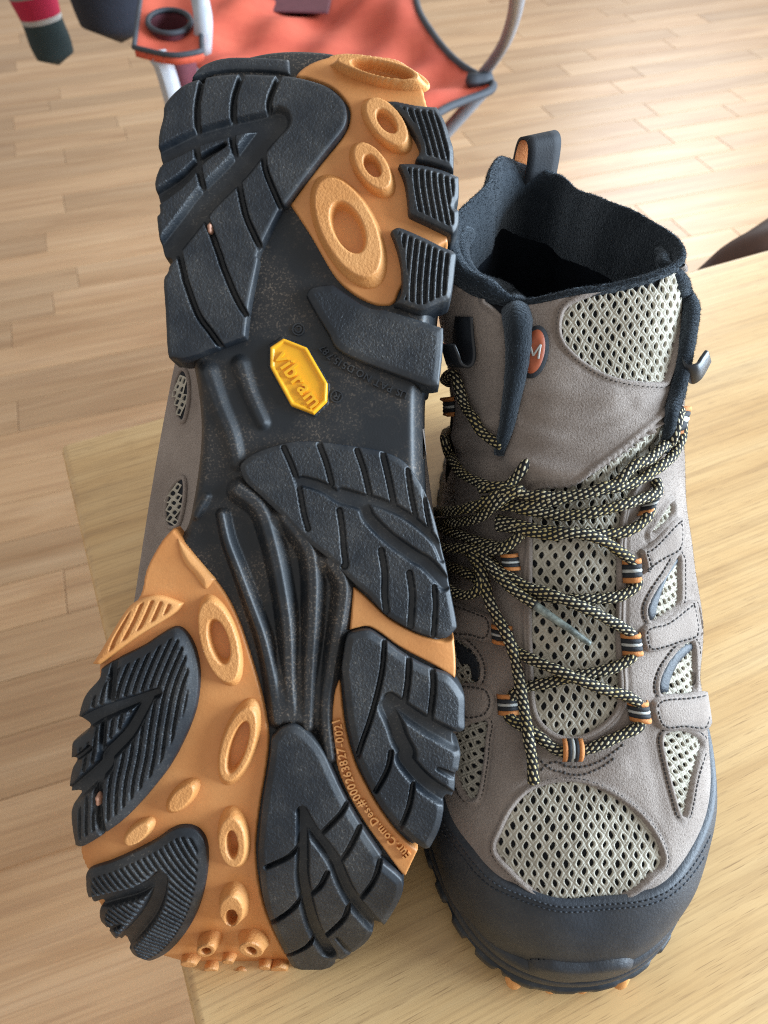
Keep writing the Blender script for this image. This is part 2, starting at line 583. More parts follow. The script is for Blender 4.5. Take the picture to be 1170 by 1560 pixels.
for r in range(-8, 34):
    s = -1500 - random.uniform(0, 700)
    while s < 2100:
        k = random.randrange(4)
        p = org + f1 * s + f2 * (r * STRIP)
        c = p + f1 * lens[k] / 2 + f2 * STRIP / 2
        uv = project(np.array([c[0], c[1], FLOOR_Z]))
        dpt = (np.array([c[0], c[1], FLOOR_Z]) - CP) @ FW
        if dpt > 200 and -520 < uv[0] < 1700 and -330 < uv[1] < 1900:
            o = bpy.data.objects.new('plank', strip_mesh[k])
            COL.objects.link(o)
            o.parent = floor
            o.location = (p[0] * MM, p[1] * MM, FLOOR_Z * MM)
            o.rotation_euler = (0, 0, FA)
        s += lens[k]

# ================================================================== sole of the overturned boot
SD = 232.0                                            # camera distance of the sole plane
SO = CP + FW * SD
SN = -FW                                              # outward normal of the sole
def v2y(v, h=0):
    return -(v - CY) / FPX * (SD - h)
Y_TOE0, Y_HEEL0 = v2y(1235), v2y(165)
def gsurf(x, y):
    """toe spring and heel bevel of the tread surface"""
    t = np.maximum(0, Y_TOE0 - y)
    q = np.maximum(0, y - Y_HEEL0)
    s = np.maximum(0, np.abs(x + 33 + 0.03 * y) - 46)
    return -0.0080 * t ** 2 - 0.010 * q ** 2 - 0.012 * s ** 2

def sole_xy(pts, h=0.0):
    P = np.asarray(pts, float)
    hh = np.full(len(P), float(h))
    for _ in range(12):
        k = (SD - hh) / FPX
        x, y = (P[:, 0] - CX) * k, -(P[:, 1] - CY) * k
        hh = 0.5 * hh + 0.5 * (gsurf(x, y) + h)
    return np.stack([x, y], -1)

def sole_pt(x, y, h):
    return SO + np.outer(x, RT) + np.outer(y, UP) + np.outer(gsurf(x, y) + h, SN)

PXMM = SD / FPX                                       # mm per pixel on the sole plane

def near_dist(X, L, reach):
    """distance to an open polyline, computed only for points within reach of its box"""
    lo, hi = L.min(0) - reach, L.max(0) + reach
    m = ((X > lo) & (X < hi)).all(1)
    d, par = np.full(len(X), 1e6), np.zeros(len(X))
    if m.any():
        d[m], par[m] = seg_dist(X[m], L, False)
    return d, par

def rim_dist(G, P, reach):
    """distance, nearest rim point and inside flag on a grid; exact only within reach of the outline"""
    nx, ny = G.shape[:2]
    st = 4
    ci, cj = np.arange(0, nx, st), np.arange(0, ny, st)
    C = G[np.ix_(ci, cj)].reshape(-1, 2)
    dc, _ = seg_dist(C, P, True)
    ic = inside(C, P)
    up = lambda a: np.repeat(np.repeat(a.reshape(len(ci), len(cj)), st, 0), st, 1)[:nx, :ny].reshape(-1)
    d, ins = up(dc).copy(), up(ic).copy()
    cellw = np.linalg.norm(G[1, 1] - G[0, 0]) * st
    X = G.reshape(-1, 2)
    m = d < reach + cellw
    near = X.copy()
    d[m], near[m] = seg_dist(X[m], P, True, True)
    m2 = d < cellw * 1.5
    ins[m2] = inside(X[m2], P)
    return d, near, ins

def relief(name, mat, parent, outline, top, base=-1.0, wall=0.9, bev=None, grooves=(), adds=(), corr=None,
           step=0.42, closed_pts=6, href=None, hole=None, mapfn=sole_pt, tofn=sole_xy, floor=1.75, hfun=None, power=3.6):
    """moulded piece: a fine height field inside an outline traced on the tread, with walls, bevels, grooves and ribs"""
    href = top * 0.6 if href is None else href
    P = tofn(catmull(outline, True, closed_pts), href)
    lo, hi = P.min(0) - 2 * step, P.max(0) + 2 * step
    nx, ny = int((hi[0] - lo[0]) / step) + 2, int((hi[1] - lo[1]) / step) + 2
    gx = lo[0] + np.arange(nx) * step
    gy = lo[1] + np.arange(ny) * step
    X = np.stack(np.meshgrid(gx, gy, indexing='ij'), -1).reshape(-1, 2)
    d, near, ins = rim_dist(X.reshape(nx, ny, 2), P, max(wall, bev[0] if bev else 0, 4.0) + 1.0)
    sd = np.where(ins, -d, d)
    keepv = sd < step * 1.45
    dd = np.where(ins, d, 0)
    h = np.full(len(X), float(top))
    texv = np.ones(len(X))
    if bev:
        texv *= smooth01((dd - bev[0] * 0.9) / 0.5)
    if bev:
        h -= bev[1] * (1 - np.clip(dd / bev[0], 0, 1))
    if hfun is not None:
        h += hfun(X, dd)
    for pts, w, ht in adds:
        L = tofn(catmull(pts, False, 6), href)
        q, par = near_dist(X, L, np.max(w) * PXMM)
        ww = (w if np.isscalar(w) else w[0] + (w[1] - w[0]) * par) * PXMM * 0.5
        h += ht * np.clip((1 - q / ww) * 1.4, 0, 1)
    if corr is not None:
        h -= corr(X, dd)
    for pts, w, dep, kind in grooves:
        L = tofn(catmull(pts, False, 6), href)
        q, par = near_dist(X, L, np.max(w) * PXMM)
        ww = (w if np.isscalar(w) else w[0] + (w[1] - w[0]) * par) * PXMM * (0.54 if kind == 'U' else 0.72)
        t = np.clip(1 - q / ww, 0, 1)
        prof = smooth01(t * 2.3) if kind == 'U' else smooth01(t * 1.8)
        texv *= 1 - np.clip(t * 3, 0, 1)
        h = np.minimum(h, np.maximum(top - dep * prof, floor) + (1 - np.clip(t * 40, 0, 1)) * 99)
    if hole is not None:
        h -= hole(X)
    e = np.clip(dd / wall, 0, 1)
    h = base + (h - base) * (1 - (1 - e) ** power)
    out = (~ins) & keepv
    X2 = X.copy()
    X2[out] = near[out]
    h[out] = base
    V = mapfn(X2[:, 0], X2[:, 1], h)
    kv = keepv.reshape(nx, ny)
    iv = ins.reshape(nx, ny)
    cell = kv[:-1, :-1] & kv[1:, :-1] & kv[1:, 1:] & kv[:-1, 1:]
    any_in = iv[:-1, :-1] | iv[1:, :-1] | iv[1:, 1:] | iv[:-1, 1:]
    idx = np.arange(nx * ny).reshape(nx, ny)
    F = grid_faces(cell & any_in, idx)
    V, F, tx = compact(V, F, texv)
    o = mesh_from(name, V, F, mat, parent)
    at = o.data.attributes.new('pebbled', 'FLOAT', 'POINT')
    at.data.foreach_set('value', tx.astype(np.float32))
    return o

upturned = thing('hiking_boot', 'overturned hiking boot showing its black and orange lugged sole', 'boot', (-35, 190, 0), 'pair of hiking boots')

R1 = lambda p: Z(200, 40, 3.9, p)
R2 = lambda p: Z(420, 40, 3.9, p)
R3 = lambda p: Z(200, 400, 3.9, p)
R4 = lambda p: Z(420, 420, 3.9, p)
R5 = lambda p: Z(90, 780, 3.9, p)
R6 = lambda p: Z(370, 780, 3.343, p)
ZB = lambda p: Z(520, 660, 5.85, p)
ZA = lambda p: Z(360, 660, 5.85, p)
ZC = lambda p: Z(520, 820, 5.85, p)
ZD = lambda p: Z(500, 940, 5.318, p)
ZE = lambda p: Z(500, 1100, 5.318, p)
ZF = lambda p: Z(390, 1080, 4.68, p)
ZG = lambda p: Z(390, 1280, 4.68, p)
ZH = lambda p: Z(260, 740, 4.179, p)
ZI = lambda p: Z(100, 930, 5.087, p)
ZJ = lambda p: Z(100, 1110, 5.087, p)
ZK = lambda p: Z(110, 1250, 5.087, p)
ZL = lambda p: Z(250, 1290, 5.85, p)
ZM = lambda p: Z(270, 880, 5.85, p)
ZN = lambda p: Z(560, 130, 7.3125, p)
ZP = lambda p: Z(560, 230, 7.3125, p)
ZQ = lambda p: Z(560, 330, 7.3125, p)

# ---- black outsole base with shank ribs
base_outline = [(290, 128), (303, 100), (340, 79), (380, 67), (431, 60), (500, 62), (560, 75), (606, 92), (640, 125), (655, 165), (676, 230), (684, 300),
                (684, 380), (676, 450), (668, 520), (660, 585), (654, 600), (654, 690), (657, 760), (664, 810), (674, 850), (684, 900), (690, 960), (692, 1035), (694, 1060), (696, 1110),
                (690, 1190), (672, 1260), (640, 1310), (606, 1368), (572, 1410), (530, 1440), (485, 1455), (440, 1462), (380, 1465), (310, 1463),
                (255, 1452), (205, 1432), (172, 1400), (146, 1350), (136, 1310), (124, 1270), (122, 1190), (132, 1090), (158, 1012), (197, 930), (216, 895),
                (246, 825), (266, 798), (275, 760), (283, 708), (287, 656), (284, 605), (276, 552), (268, 500), (262, 430), (252, 350), (250, 260), (262, 175)]
ribs = [
    (ZH([(335, 185), (370, 350), (440, 540), (520, 760), (590, 960), (640, 1170)]) + ZM([(870, 1000), (905, 1250)]), (24, 36), 3.6),
    (ZH([(440, 30), (570, 140), (640, 330), (700, 600), (745, 900), (757, 1170)]) + ZM([(1010, 1000), (1035, 1240)]), (44, 34), 3.6),
    (ZH([(740, 200), (870, 380), (905, 560), (905, 800), (885, 1170)]) + R6([(330, 1080)]), (46, 34), 3.6),
    (ZH([(1020, 480), (1095, 610), (1085, 800), (1020, 1170)]) + R6([(425, 950), (425, 1080), (445, 1240)]), (42, 30), 3.6),
    (R3([(455, 660), (520, 850), (590, 1020), (630, 1190)]), (40, 30), 1.6),
    (R3([(650, 610), (700, 770), (780, 950)]), (34, 26), 1.6),
    (R3([(450, 1390), (385, 1500)]), (16, 20), 1.6),
]
def base_fun(X, dd):
    # shallow hollow of the shank between the ribs
    c = sole_xy([(465, 960)])[0]
    return -1.3 * np.exp(-(((X[:, 0] - c[0]) / 20) ** 2 + ((X[:, 1] - c[1]) / 34) ** 2))
relief('outsole', M['rubber_base'], upturned, base_outline, 0.0, base=-24, wall=7, adds=ribs, step=0.42, hfun=base_fun, power=3.0)

# ---- orange rubber fields
heel_orange = [(449, 117), (471, 97), (510, 85), (560, 84), (610, 92), (640, 120), (652, 160), (668, 200), (682, 260), (684, 330), (683, 372), (676, 374), (640, 400),
               (612, 440), (602, 462), (584, 467), (563, 463), (535, 448), (508, 421), (471, 358), (440.5, 312), (440.5, 312), (479, 260), (520, 209), (531, 184), (529, 163), (505, 136), (470, 122)]
relief('orange_heel_field', M['orange'], upturned, heel_orange, 1.3, base=-3, wall=0.9, step=0.5)
fore_orange = [(264, 802), (264, 802), (244, 824), (222, 865), (213, 903), (195, 930), (160, 985), (150, 1010), (150, 1060), (135, 1120), (128, 1200), (122, 1285), (126, 1310), (135, 1330), (160, 1395), (205, 1438), (262, 1462),
               (300, 1468), (360, 1471), (430, 1470), (448, 1468), (448, 1468), (432, 1444), (408, 1390), (396, 1340), (392, 1290), (398, 1230), (408, 1170), (412, 1125), (407, 1085), (397, 1042), (379, 983), (366, 945), (350, 911), (330, 882), (292, 836)]
relief('orange_forefoot_field', M['orange'], upturned, fore_orange, 1.3, base=-7, wall=0.9, step=0.5)
strip_a = ZC([(95, 405), (95, 405), (82, 560), (60, 840), (60, 840), (130, 815), (230, 800), (330, 850), (480, 960), (620, 1040), (830, 1150)]) + ZD([(1035, 520), (1035, 520), (1045, 400), (1028, 150), (1028, 150)]) + \
    ZC([(920, 905), (800, 880), (640, 820), (440, 705), (300, 580), (180, 470)])
relief('orange_side_strip', M['orange'], upturned, strip_a, 1.3, base=-7, wall=0.9, step=0.42)
strip_b = ZD([(92, 480), (92, 480), (42, 600), (20, 780), (15, 1000), (30, 1100)]) + ZF([(545, 300), (590, 480), (680, 670), (790, 850), (900, 1000), (1020, 1165)]) + ZG([(1072, 262), (1072, 262), (1165, 66), (1165, 66)]) + \
    ZF([(1100, 950), (1000, 850), (880, 680), (800, 540), (720, 380), (660, 180), (630, 0)]) + ZD([(112, 560)])
relief('orange_text_strip', M['orange'], upturned, strip_b, 1.3, base=-7, wall=0.8, step=0.42)

# ---- black tread lugs
S = 8.5
heel_lug = R1([(200, 470), (300, 365), (430, 315), (600, 292), (800, 296), (960, 306), (1090, 335)]) + R2([(330, 375), (410, 450), (435, 520), (430, 590), (390, 660), (230, 860), (80, 1060)]) + \
    R1([(890, 1105), (770, 1350)]) + R3([(765, 0), (715, 250), (690, 455), (690, 455), (560, 500), (340, 580), (250, 580), (215, 550), (200, 300), (190, 115), (215, 60), (225, 0)]) + \
    R1([(225, 1382), (180, 1352), (150, 1150), (168, 1105), (138, 950), (165, 850), (178, 830), (158, 760), (163, 650), (185, 560)])
relief('tread_lug', M['rubber'], upturned, heel_lug, 4.6, base=-9, wall=0.8, bev=(1.5, 0.7), step=0.29, grooves=[
    (R1([(435, 305), (400, 480), (400, 640), (395, 740), (410, 870), (440, 1020), (450, 1150), (480, 1230), (530, 1370)]) + R3([(550, 30), (620, 200), (680, 310)]), 9.5, 3.6, 'U'),
    (R1([(672, 280), (620, 430), (610, 560), (605, 680), (625, 800), (640, 920), (680, 1120), (730, 1240), (775, 1335)]), 9.5, 3.6, 'U'),
    (R1([(888, 300), (830, 440), (820, 540), (790, 740), (800, 860), (850, 990), (890, 1080)]), 9, 3.6, 'U'),
    (R1([(285, 1330), (320, 1480)]) + R3([(330, 120), (400, 310), (470, 410), (535, 500)]), 9.5, 3.6, 'U'),
    (R1([(130, 805), (300, 720), (420, 665), (600, 615), (760, 580), (870, 550)]), (22, 20), 3.4, 'V'),
    (R1([(130, 1045), (300, 930), (430, 800), (560, 718)]), (20, 6), 3.0, 'V'),
    (R1([(180, 1385), (350, 1170), (450, 1040), (640, 850), (780, 670), (870, 570)]), (30, 32), 3.8, 'V'),
])
relief('heel_edge', M['rubber'], upturned, R1([(352, 318), (372, 275), (430, 222), (560, 182), (760, 180), (945, 192), (945, 192), (952, 292), (952, 292), (800, 272), (600, 268), (440, 290)]), 1.6, base=-4, wall=0.9, bev=(1.6, 0.6), step=0.4)
waist_lug = R4([(178, 105), (220, 60), (345, 42), (345, 42), (450, 120), (560, 182), (640, 190), (640, 190), (985, 300), (1003, 320), (1000, 450), (977, 662), (977, 662), (905, 668), (800, 632), (400, 472), (300, 340), (190, 155)])
relief('tread_lug', M['rubber'], upturned, waist_lug, 3.2, base=-8, wall=0.8, bev=(2.6, 0.8), step=0.4)
mid_lug = [(364, 712), (372, 699), (390, 687), (418, 677), (451, 670), (492, 672), (548, 679), (587, 687), (618, 703), (640, 732), (653, 758), (664, 792), (672, 825), (681, 861), (688, 900), (697, 948), (695, 960), (679, 974),
           (657, 972), (627, 962), (585, 937), (561, 910), (536, 889), (499, 853), (460, 822), (425, 786), (395, 757), (372, 735)]
relief('tread_lug', M['rubber'], upturned, mid_lug, 3.4, base=-7, wall=0.7, bev=(2.0, 0.9), step=0.29, grooves=[
    (ZA([(425, 130), (500, 300), (560, 480), (600, 700), (640, 850)]), 9, 2.6, 'U'),
    (ZA([(740, 100), (800, 260), (850, 450)]), 9, 2.6, 'U'),
    (ZA([(920, 690), (945, 850), (960, 1040), (975, 1170)]) + ZC([(20, 250)]), 9.5, 2.8, 'U'),
    (ZB([(140, 155), (200, 330), (250, 540)]), 9, 2.6, 'U'),
    (ZB([(370, 190), (420, 400), (470, 650)]), 10, 2.6, 'U'),
    (ZB([(590, 330), (620, 540), (660, 740)]), 8, 2.4, 'U'),
    (ZB([(735, 500), (755, 680), (790, 860)]), 7, 2.2, 'U'),
    (ZC([(355, 110), (385, 300), (385, 500), (400, 650)]), 10.5, 3.0, 'U'),
    (ZC([(605, 310), (630, 480), (625, 640), (615, 790)]), 10.5, 3.0, 'U'),
    (ZC([(825, 430), (835, 600), (820, 860)]), 8.5, 3.0, 'U'),
    (ZA([(590, 430), (760, 480), (930, 580), (1120, 640)]) + ZB([(250, 760), (420, 930), (640, 1090)]) + ZC([(760, 230), (920, 400)]), (14, 19), 2.0, 'V'),
    (ZA([(940, 540), (1130, 590)]) + ZB([(300, 610), (500, 690), (680, 810), (830, 960), (900, 1120)]), (16, 10), 1.7, 'V'),
])
fore_lug = ZD([(145, 145), (230, 100), (330, 90), (420, 140), (520, 215), (620, 290), (740, 360), (850, 410), (970, 450), (1040, 515), (1092, 590), (1117, 650), (1117, 800), (1110, 915), (1022, 952), (1022, 952), (1025, 1012), (1060, 1045), (1082, 1100)]) + \
    ZE([(1080, 290), (1062, 398), (1042, 412), (1035, 540), (1010, 625), (960, 618), (945, 650), (945, 720), (910, 870), (832, 1022), (832, 1022), (775, 1030), (700, 985), (620, 920), (500, 800), (410, 690), (330, 550), (250, 380), (195, 220)]) + \
    ZD([(150, 860), (120, 640), (108, 520), (97, 420), (112, 300)])
relief('tread_lug', M['rubber'], upturned, fore_lug, 5.0, base=-9, wall=0.8, bev=(2.6, 1.5), step=0.29, grooves=[
    (ZD([(455, 200), (440, 400), (400, 600), (340, 820), (270, 1020)]) + ZE([(240, 270)]), 8.5, 3.4, 'U'),
    (ZD([(652, 330), (645, 500), (615, 700)]), 9.5, 3.4, 'U'),
    (ZD([(842, 420), (850, 560), (820, 830)]), 10, 3.4, 'U'),
    (ZE([(508, 230), (480, 370), (385, 550)]), 8.5, 3.4, 'U'),
    (ZE([(684, 500), (650, 680), (575, 860)]), 8.5, 3.4, 'U'),
    (ZD([(500, 660), (650, 770), (800, 870), (1040, 1000)]), (19, 24), 3.2, 'V'),
    (ZD([(480, 720), (540, 860), (580, 980), (640, 1100)]) + ZE([(620, 290), (720, 420), (830, 520), (985, 620)]), (22, 23), 3.6, 'V'),
    (ZE([(885, 365), (1040, 440)]), (5, 10), 1.6, 'V'),
])
toe_lug = ZF([(100, 210), (120, 180), (170, 125), (250, 95), (330, 120), (420, 200), (500, 310), (560, 440), (620, 570), (700, 720), (800, 880), (900, 1030)]) + \
    ZG([(900, 130), (1020, 235), (1058, 290), (1050, 385), (980, 520), (910, 622), (910, 622), (850, 600), (850, 600), (838, 665), (790, 730), (700, 800), (620, 852), (580, 850), (565, 890), (490, 942), (350, 977), (290, 930), (240, 890), (160, 730), (90, 570), (40, 400), (15, 200), (5, 80)]) + \
    ZF([(8, 950), (35, 680), (75, 430), (93, 300)])
relief('tread_lug', M['rubber'], upturned, toe_lug, 5.0, base=-9, wall=0.8, bev=(2.6, 1.4), step=0.29, grooves=[
    (ZF([(650, 665), (590, 750), (450, 890)]), 8.5, 3.4, 'U'),
    (ZF([(738, 835), (660, 990), (575, 1110)]), 9, 3.4, 'U'),
    (ZG([(885, 130), (840, 270), (735, 410)]), 9, 3.4, 'U'),
    (ZF([(300, 975), (230, 1040), (80, 1110)]), 8.5, 3.4, 'U'),
    (ZG([(325, 400), (240, 490), (110, 575)]), 9, 3.4, 'U'),
    (ZG([(410, 690), (350, 750), (210, 815)]), 8.5, 3.4, 'U'),
    (ZG([(510, 215), (460, 310), (385, 375)]), 9, 3.4, 'U'),
    (ZG([(660, 460), (620, 550), (485, 675)]), 9, 3.4, 'U'),
    (ZF([(330, 720), (400, 850), (500, 980), (570, 1090)]) + ZG([(640, 320), (720, 450), (860, 610)]), (14, 22), 3.4, 'V'),
    (ZF([(335, 740), (335, 900), (335, 1080)]) + ZG([(335, 250), (370, 450), (430, 640), (520, 790)]), (14, 21), 3.4, 'V'),
    (ZG([(580, 680), (680, 800)]), (5, 10), 1.6, 'V'),
])

# ---- ribbed lugs
def corr_along(pts_px, pitch_px, amp, duty=0.5):
    """ribs that run parallel to a traced curve x(y)"""
    C = sole_xy(catmull(pts_px, False, 8), 3.0)
    o = np.argsort(C[:, 1])
    yy, xx = C[o, 1], C[o, 0]
    pitch = pitch_px * PXMM
    def fn(X, dd):
        x0 = np.interp(X[:, 1], yy, xx)
        q = ((X[:, 0] - x0) / pitch) % 1.0
        t = np.abs(q - 0.5) * 2
        return amp * smooth01((t - duty) / (1 - duty) * 1.6)
    return fn

def corr_fan(angle_fn, pitch_px, amp, duty=0.35):
    pitch = pitch_px * PXMM
    def fn(X, dd):
        q = (angle_fn(X) / pitch) % 1.0
        t = np.abs(q - 0.5) * 2
        return amp * smooth01((t - duty) / (1 - duty) * 1.6)
    return fn

def only_inner(f, w):
    return lambda X, dd: f(X, dd) * smooth01((dd - w) / 0.5)

fl = ZI([(262, 478), (272, 440), (400, 360), (600, 260), (720, 180), (830, 120), (900, 130), (960, 190), (1010, 290), (1040, 420), (1045, 560), (1020, 750), (960, 930), (880, 1100)]) + \
    ZJ([(900, 150), (800, 320), (700, 450), (590, 580), (450, 720), (300, 830), (170, 910), (120, 925), (70, 912), (70, 912), (45, 780), (35, 650), (60, 560), (97, 505), (97, 505), (18, 512), (18, 512), (25, 400), (45, 300), (75, 245), (75, 245), (35, 236), (35, 236), (40, 130), (50, 90)]) + \
    ZI([(60, 1000), (155, 930), (160, 890), (88, 842), (88, 842), (110, 740), (150, 640), (245, 530)])
fl_curve = [(300, 920), (274, 973), (246, 1040), (234, 1095), (226, 1150), (216, 1205), (214, 1300)]
relief('tread_lug', M['rubber'], upturned, fl, 5.4, base=-9, wall=0.8, bev=(3.6, 2.2), step=0.30, corr=only_inner(corr_along(fl_curve, 11.6, 1.2), 3.0), grooves=[
    (ZI([(90, 900), (250, 810), (420, 740), (560, 690), (720, 630)]), (24, 12), 4.0, 'V'),
    (ZI([(640, 680), (560, 830), (480, 960), (330, 1120)]) + ZJ([(300, 290), (60, 510)]), (16, 24), 4.2, 'V'),
    (ZI([(385, 380), (375, 560), (360, 720)]), 13, 3.0, 'U'),
    (ZI([(310, 860), (300, 1010), (290, 1170)]) + ZJ([(285, 260)]), 11, 3.0, 'U'),
    (ZJ([(290, 290), (265, 450), (275, 620), (290, 800)]), 13, 3.6, 'U'),
    (ZJ([(40, 250), (120, 205), (200, 140)]), 8, 2.6, 'V'),
])
tl = ZK([(118, 378), (300, 310), (500, 220), (650, 140), (750, 70), (850, 35), (950, 50), (1020, 110), (1055, 210), (1055, 380), (1020, 580), (960, 750), (870, 900), (760, 1020), (650, 1085), (580, 1097), (470, 1052), (430, 990), (398, 922), (398, 922),
         (370, 948), (310, 900), (270, 842), (210, 770), (203, 690), (226, 640), (226, 640), (150, 657), (110, 570), (98, 480)])
tl_c = sole_xy(ZK([(1050, 40)]), 3)[0]
def tl_phase(X):
    # ribs as arcs that swing from steep at the top to slanting at the toe
    x, y = X[:, 0] - tl_c[0], X[:, 1] - tl_c[1]
    a = np.radians(np.clip(68 + 0.75 * y, 34, 76))
    return x * np.sin(a) + y * np.cos(a) * 0.92
relief('tread_lug', M['rubber'], upturned, tl, 5.2, base=-9, wall=0.8, bev=(3.4, 2.0), step=0.30, corr=only_inner(corr_fan(tl_phase, 9.6, 1.1), 2.8), grooves=[
    (ZK([(150, 640), (350, 590), (500, 550), (620, 485), (690, 420)]), (22, 16), 3.8, 'V'),
    (ZK([(690, 430), (660, 590), (570, 760), (400, 950)]), (20, 27), 4.0, 'V'),
    (ZK([(250, 850), (370, 800)]), 8, 2.4, 'V'),
])
ol = R5([(190, 905), (190, 905), (240, 830), (330, 680), (410, 560), (480, 510), (560, 488), (640, 500), (745, 540), (745, 540), (690, 610), (480, 740), (250, 912), (250, 912)])
ol_curve = R5([(470, 480), (400, 640), (330, 780), (290, 930)])
relief('orange_side_lug', M['stud'], upturned, ol, 4.6, base=-6, wall=0.8, bev=(1.6, 0.8), step=0.30, corr=only_inner(corr_along(ol_curve, 14.0, 1.2), 1.6))
relief('orange_side_ridge', M['stud'], upturned, R5([(690, 130), (690, 130), (930, 400), (930, 400), (870, 465), (800, 380), (730, 290)]), 2.4, base=0.5, wall=1.0, bev=(2.0, 0.9), step=0.42)

for poly, curve, pit in (
    (ZN([(140, 205), (280, 180), (400, 200), (560, 230), (780, 248), (780, 248), (880, 430), (940, 620), (972, 740), (972, 960), (960, 985), (700, 900), (520, 855), (560, 760), (555, 680), (470, 520), (330, 350)]),
     ZN([(560, 150), (600, 300), (680, 560), (760, 860), (800, 1000)]), 9.4),
    (ZP([(318, 150), (318, 150), (450, 140), (640, 165), (830, 215), (990, 280), (1028, 300), (1028, 540), (985, 640), (1030, 680), (1022, 860), (960, 960), (870, 930), (640, 820), (500, 755), (445, 710), (430, 560), (395, 340)]),
     ZP([(590, 100), (600, 400), (650, 700), (690, 900)]), 9.3),
    (ZQ([(238, 165), (238, 165), (320, 120), (410, 135), (640, 235), (830, 330), (990, 410), (990, 560), (945, 900), (880, 970), (800, 1000), (600, 1080), (360, 1010), (280, 980), (340, 900), (365, 780), (355, 560), (310, 360)]),
     ZQ([(640, 100), (600, 400), (570, 700), (560, 900)]), 9.6)):
    relief('tread_lug', M['rubber'], upturned, poly, 5.8, base=-9, wall=0.9, bev=(2.2, 1.2), step=0.30, corr=only_inner(corr_along(curve, pit, 1.5, 0.3), 2.0))

# ---- orange studs (ellipse: centre px, semi axes px, tilt deg clockwise-down, hole semi axes, height)
def stud(cx, cy, a, b, tilt, ha, hb, top, flare=1.35, hx=0, hy=0, base=0.6, hdep=None):
    t = math.radians(tilt)
    ca, sa = math.cos(t), math.sin(t)
    n = 28
    out = []
    for k in range(n):
        q = 2 * math.pi * k / n
        ex, ey = a * flare * math.cos(q), b * flare * math.sin(q)
        out.append((cx + ex * ca - ey * sa, cy + ex * sa + ey * ca))
    c = sole_xy([(cx, cy)], top)[0]
    c2 = sole_xy([(cx + hx, cy + hy)], top)[0]
    k = PXMM * (SD - top) / SD
    def local(X, cc):
        dx, dy = (X[:, 0] - cc[0]) / k, -(X[:, 1] - cc[1]) / k
        return dx * ca + dy * sa, -dx * sa + dy * ca
    def hf(X, dd):
        p, q = local(X, c)
        r = np.sqrt((p / a) ** 2 + (q / b) ** 2)
        return -(top - base) * np.clip((r - 0.97) / (flare - 0.97), 0, 1) ** 0.8
    def hl(X):
        if not ha:
            return 0
        p, q = local(X, c2)
        r = np.sqrt((p / ha) ** 2 + (q / hb) ** 2)
        return (hdep or top * 0.8) * smooth01((1.04 - r) / 0.26)
    return relief('stud', M['stud'], upturned, out, top, base=base - 1.0, wall=0.5, step=0.34, closed_pts=2, href=top * 0.5, hfun=hf, hole=hl)

stud(576, 103, 66, 19, 14, 50, 12, 6.5, 1.25, 6, 1)
stud(589, 184, 44, 23, 52, 22, 11.5, 5.5, 1.3)
stud(567, 252, 41, 22, 57, 19.5, 11, 5.5, 1.32)
stud(530, 346, 84, 41, 64, 43, 23, 5.5, 1.2)
stud(333, 978, 66, 28, 74, 36, 15, 5.0, 1.16)
stud(362, 1135, 60, 24, 108, 42, 13, 5.2, 1.25, 0, 4)
stud(275, 1217, 26, 12.5, -47, 0, 0, 5.0, 1.5)
stud(208, 1272, 24, 11, -42, 0, 0, 4.6, 1.5)
stud(353, 1285, 41, 21, 88, 23, 9, 6.0, 1.35, 0, 3)
stud(352, 1390, 33, 19, 98, 18, 9.5, 7.0, 1.4, 0, 9)
stud(313, 1450, 21, 14, 128, 10, 7.5, 8.0, 1.45)
stud(382, 1449, 22, 20, 70, 11, 7.5, 8.0, 1.4)
for cx, cy, a in ((286, 1472, 14), (320, 1482, 12.5), (346, 1468, 10.5), (367, 1485, 13), (424, 1481, 15), (402, 1478, 11)):
    stud(cx, cy, a, a * 0.85, 0, 0, 0, 5.6, 1.6, base=-3.5)

# ---- yellow badge with raised lettering
badge_px = [(411, 529), (432, 515), (468, 529), (499.5, 584), (498.5, 612), (478, 632), (443, 618.5), (411, 560)]
dbl = [p for q in badge_px for p in (q, q)]
recess = [p for q in [(455 + (x - 455) * 1.1, 573 + (y - 573) * 1.08) for x, y in badge_px] for p in (q, q)]
relief('badge_surround', M['rubber'], upturned, recess, 0.35, base=-1, wall=0.6, step=0.34)
def badge_h(X, dd):
    return -0.7 * smooth01((dd - 1.1) / 0.4)
badge = relief('badge', M['yellow'], upturned, dbl, 2.4, base=-0.5, wall=0.5, step=0.25, hfun=badge_h)

def sole_text(name, text, path_px, size_mm, h, mat, parent, bold=0.0, space=0.08, lift=0.35, fit=True, xs=1.0):
    """raised characters laid along a traced line, letter by letter"""
    P = resample(sole_xy(catmull(path_px, False, 8), h), 0.2)
    s = np.r_[0, np.cumsum(np.linalg.norm(np.diff(P, axis=0), axis=1))]
    adv = [(glyph(c, bold)[2] if c != ' ' else 0.28) * size_mm * xs + space * size_mm for c in text]
    k = s[-1] / sum(adv) if fit else 1.0
    parts, cur = [], 0.0
    for c, a in zip(text, adv):
        V, F, w = glyph(c, bold)
        if len(V):
            mid = cur + a * k / 2
            i = min(np.searchsorted(s, mid), len(P) - 2)
            i0, i1 = max(i - 4, 0), min(i + 4, len(P) - 1)
            t = P[i1] - P[i0]
            t /= np.linalg.norm(t)
            up = np.array([-t[1], t[0]])
            lx = (V[:, 0] - w / 2) * size_mm * min(k, 1.15) * xs
            ly = (V[:, 1] - 0.32) * size_mm
            xy = P[i] + np.outer(lx, t) + np.outer(ly, up)
            W = sole_pt(xy[:, 0], xy[:, 1], h + np.where(V[:, 2] > 0, lift, -0.2))
            parts.append((W, F))
        cur += a * k
    V, F = join(parts)
    o = mesh_from(name, V, F, mat, parent, smooth=False)
    return o

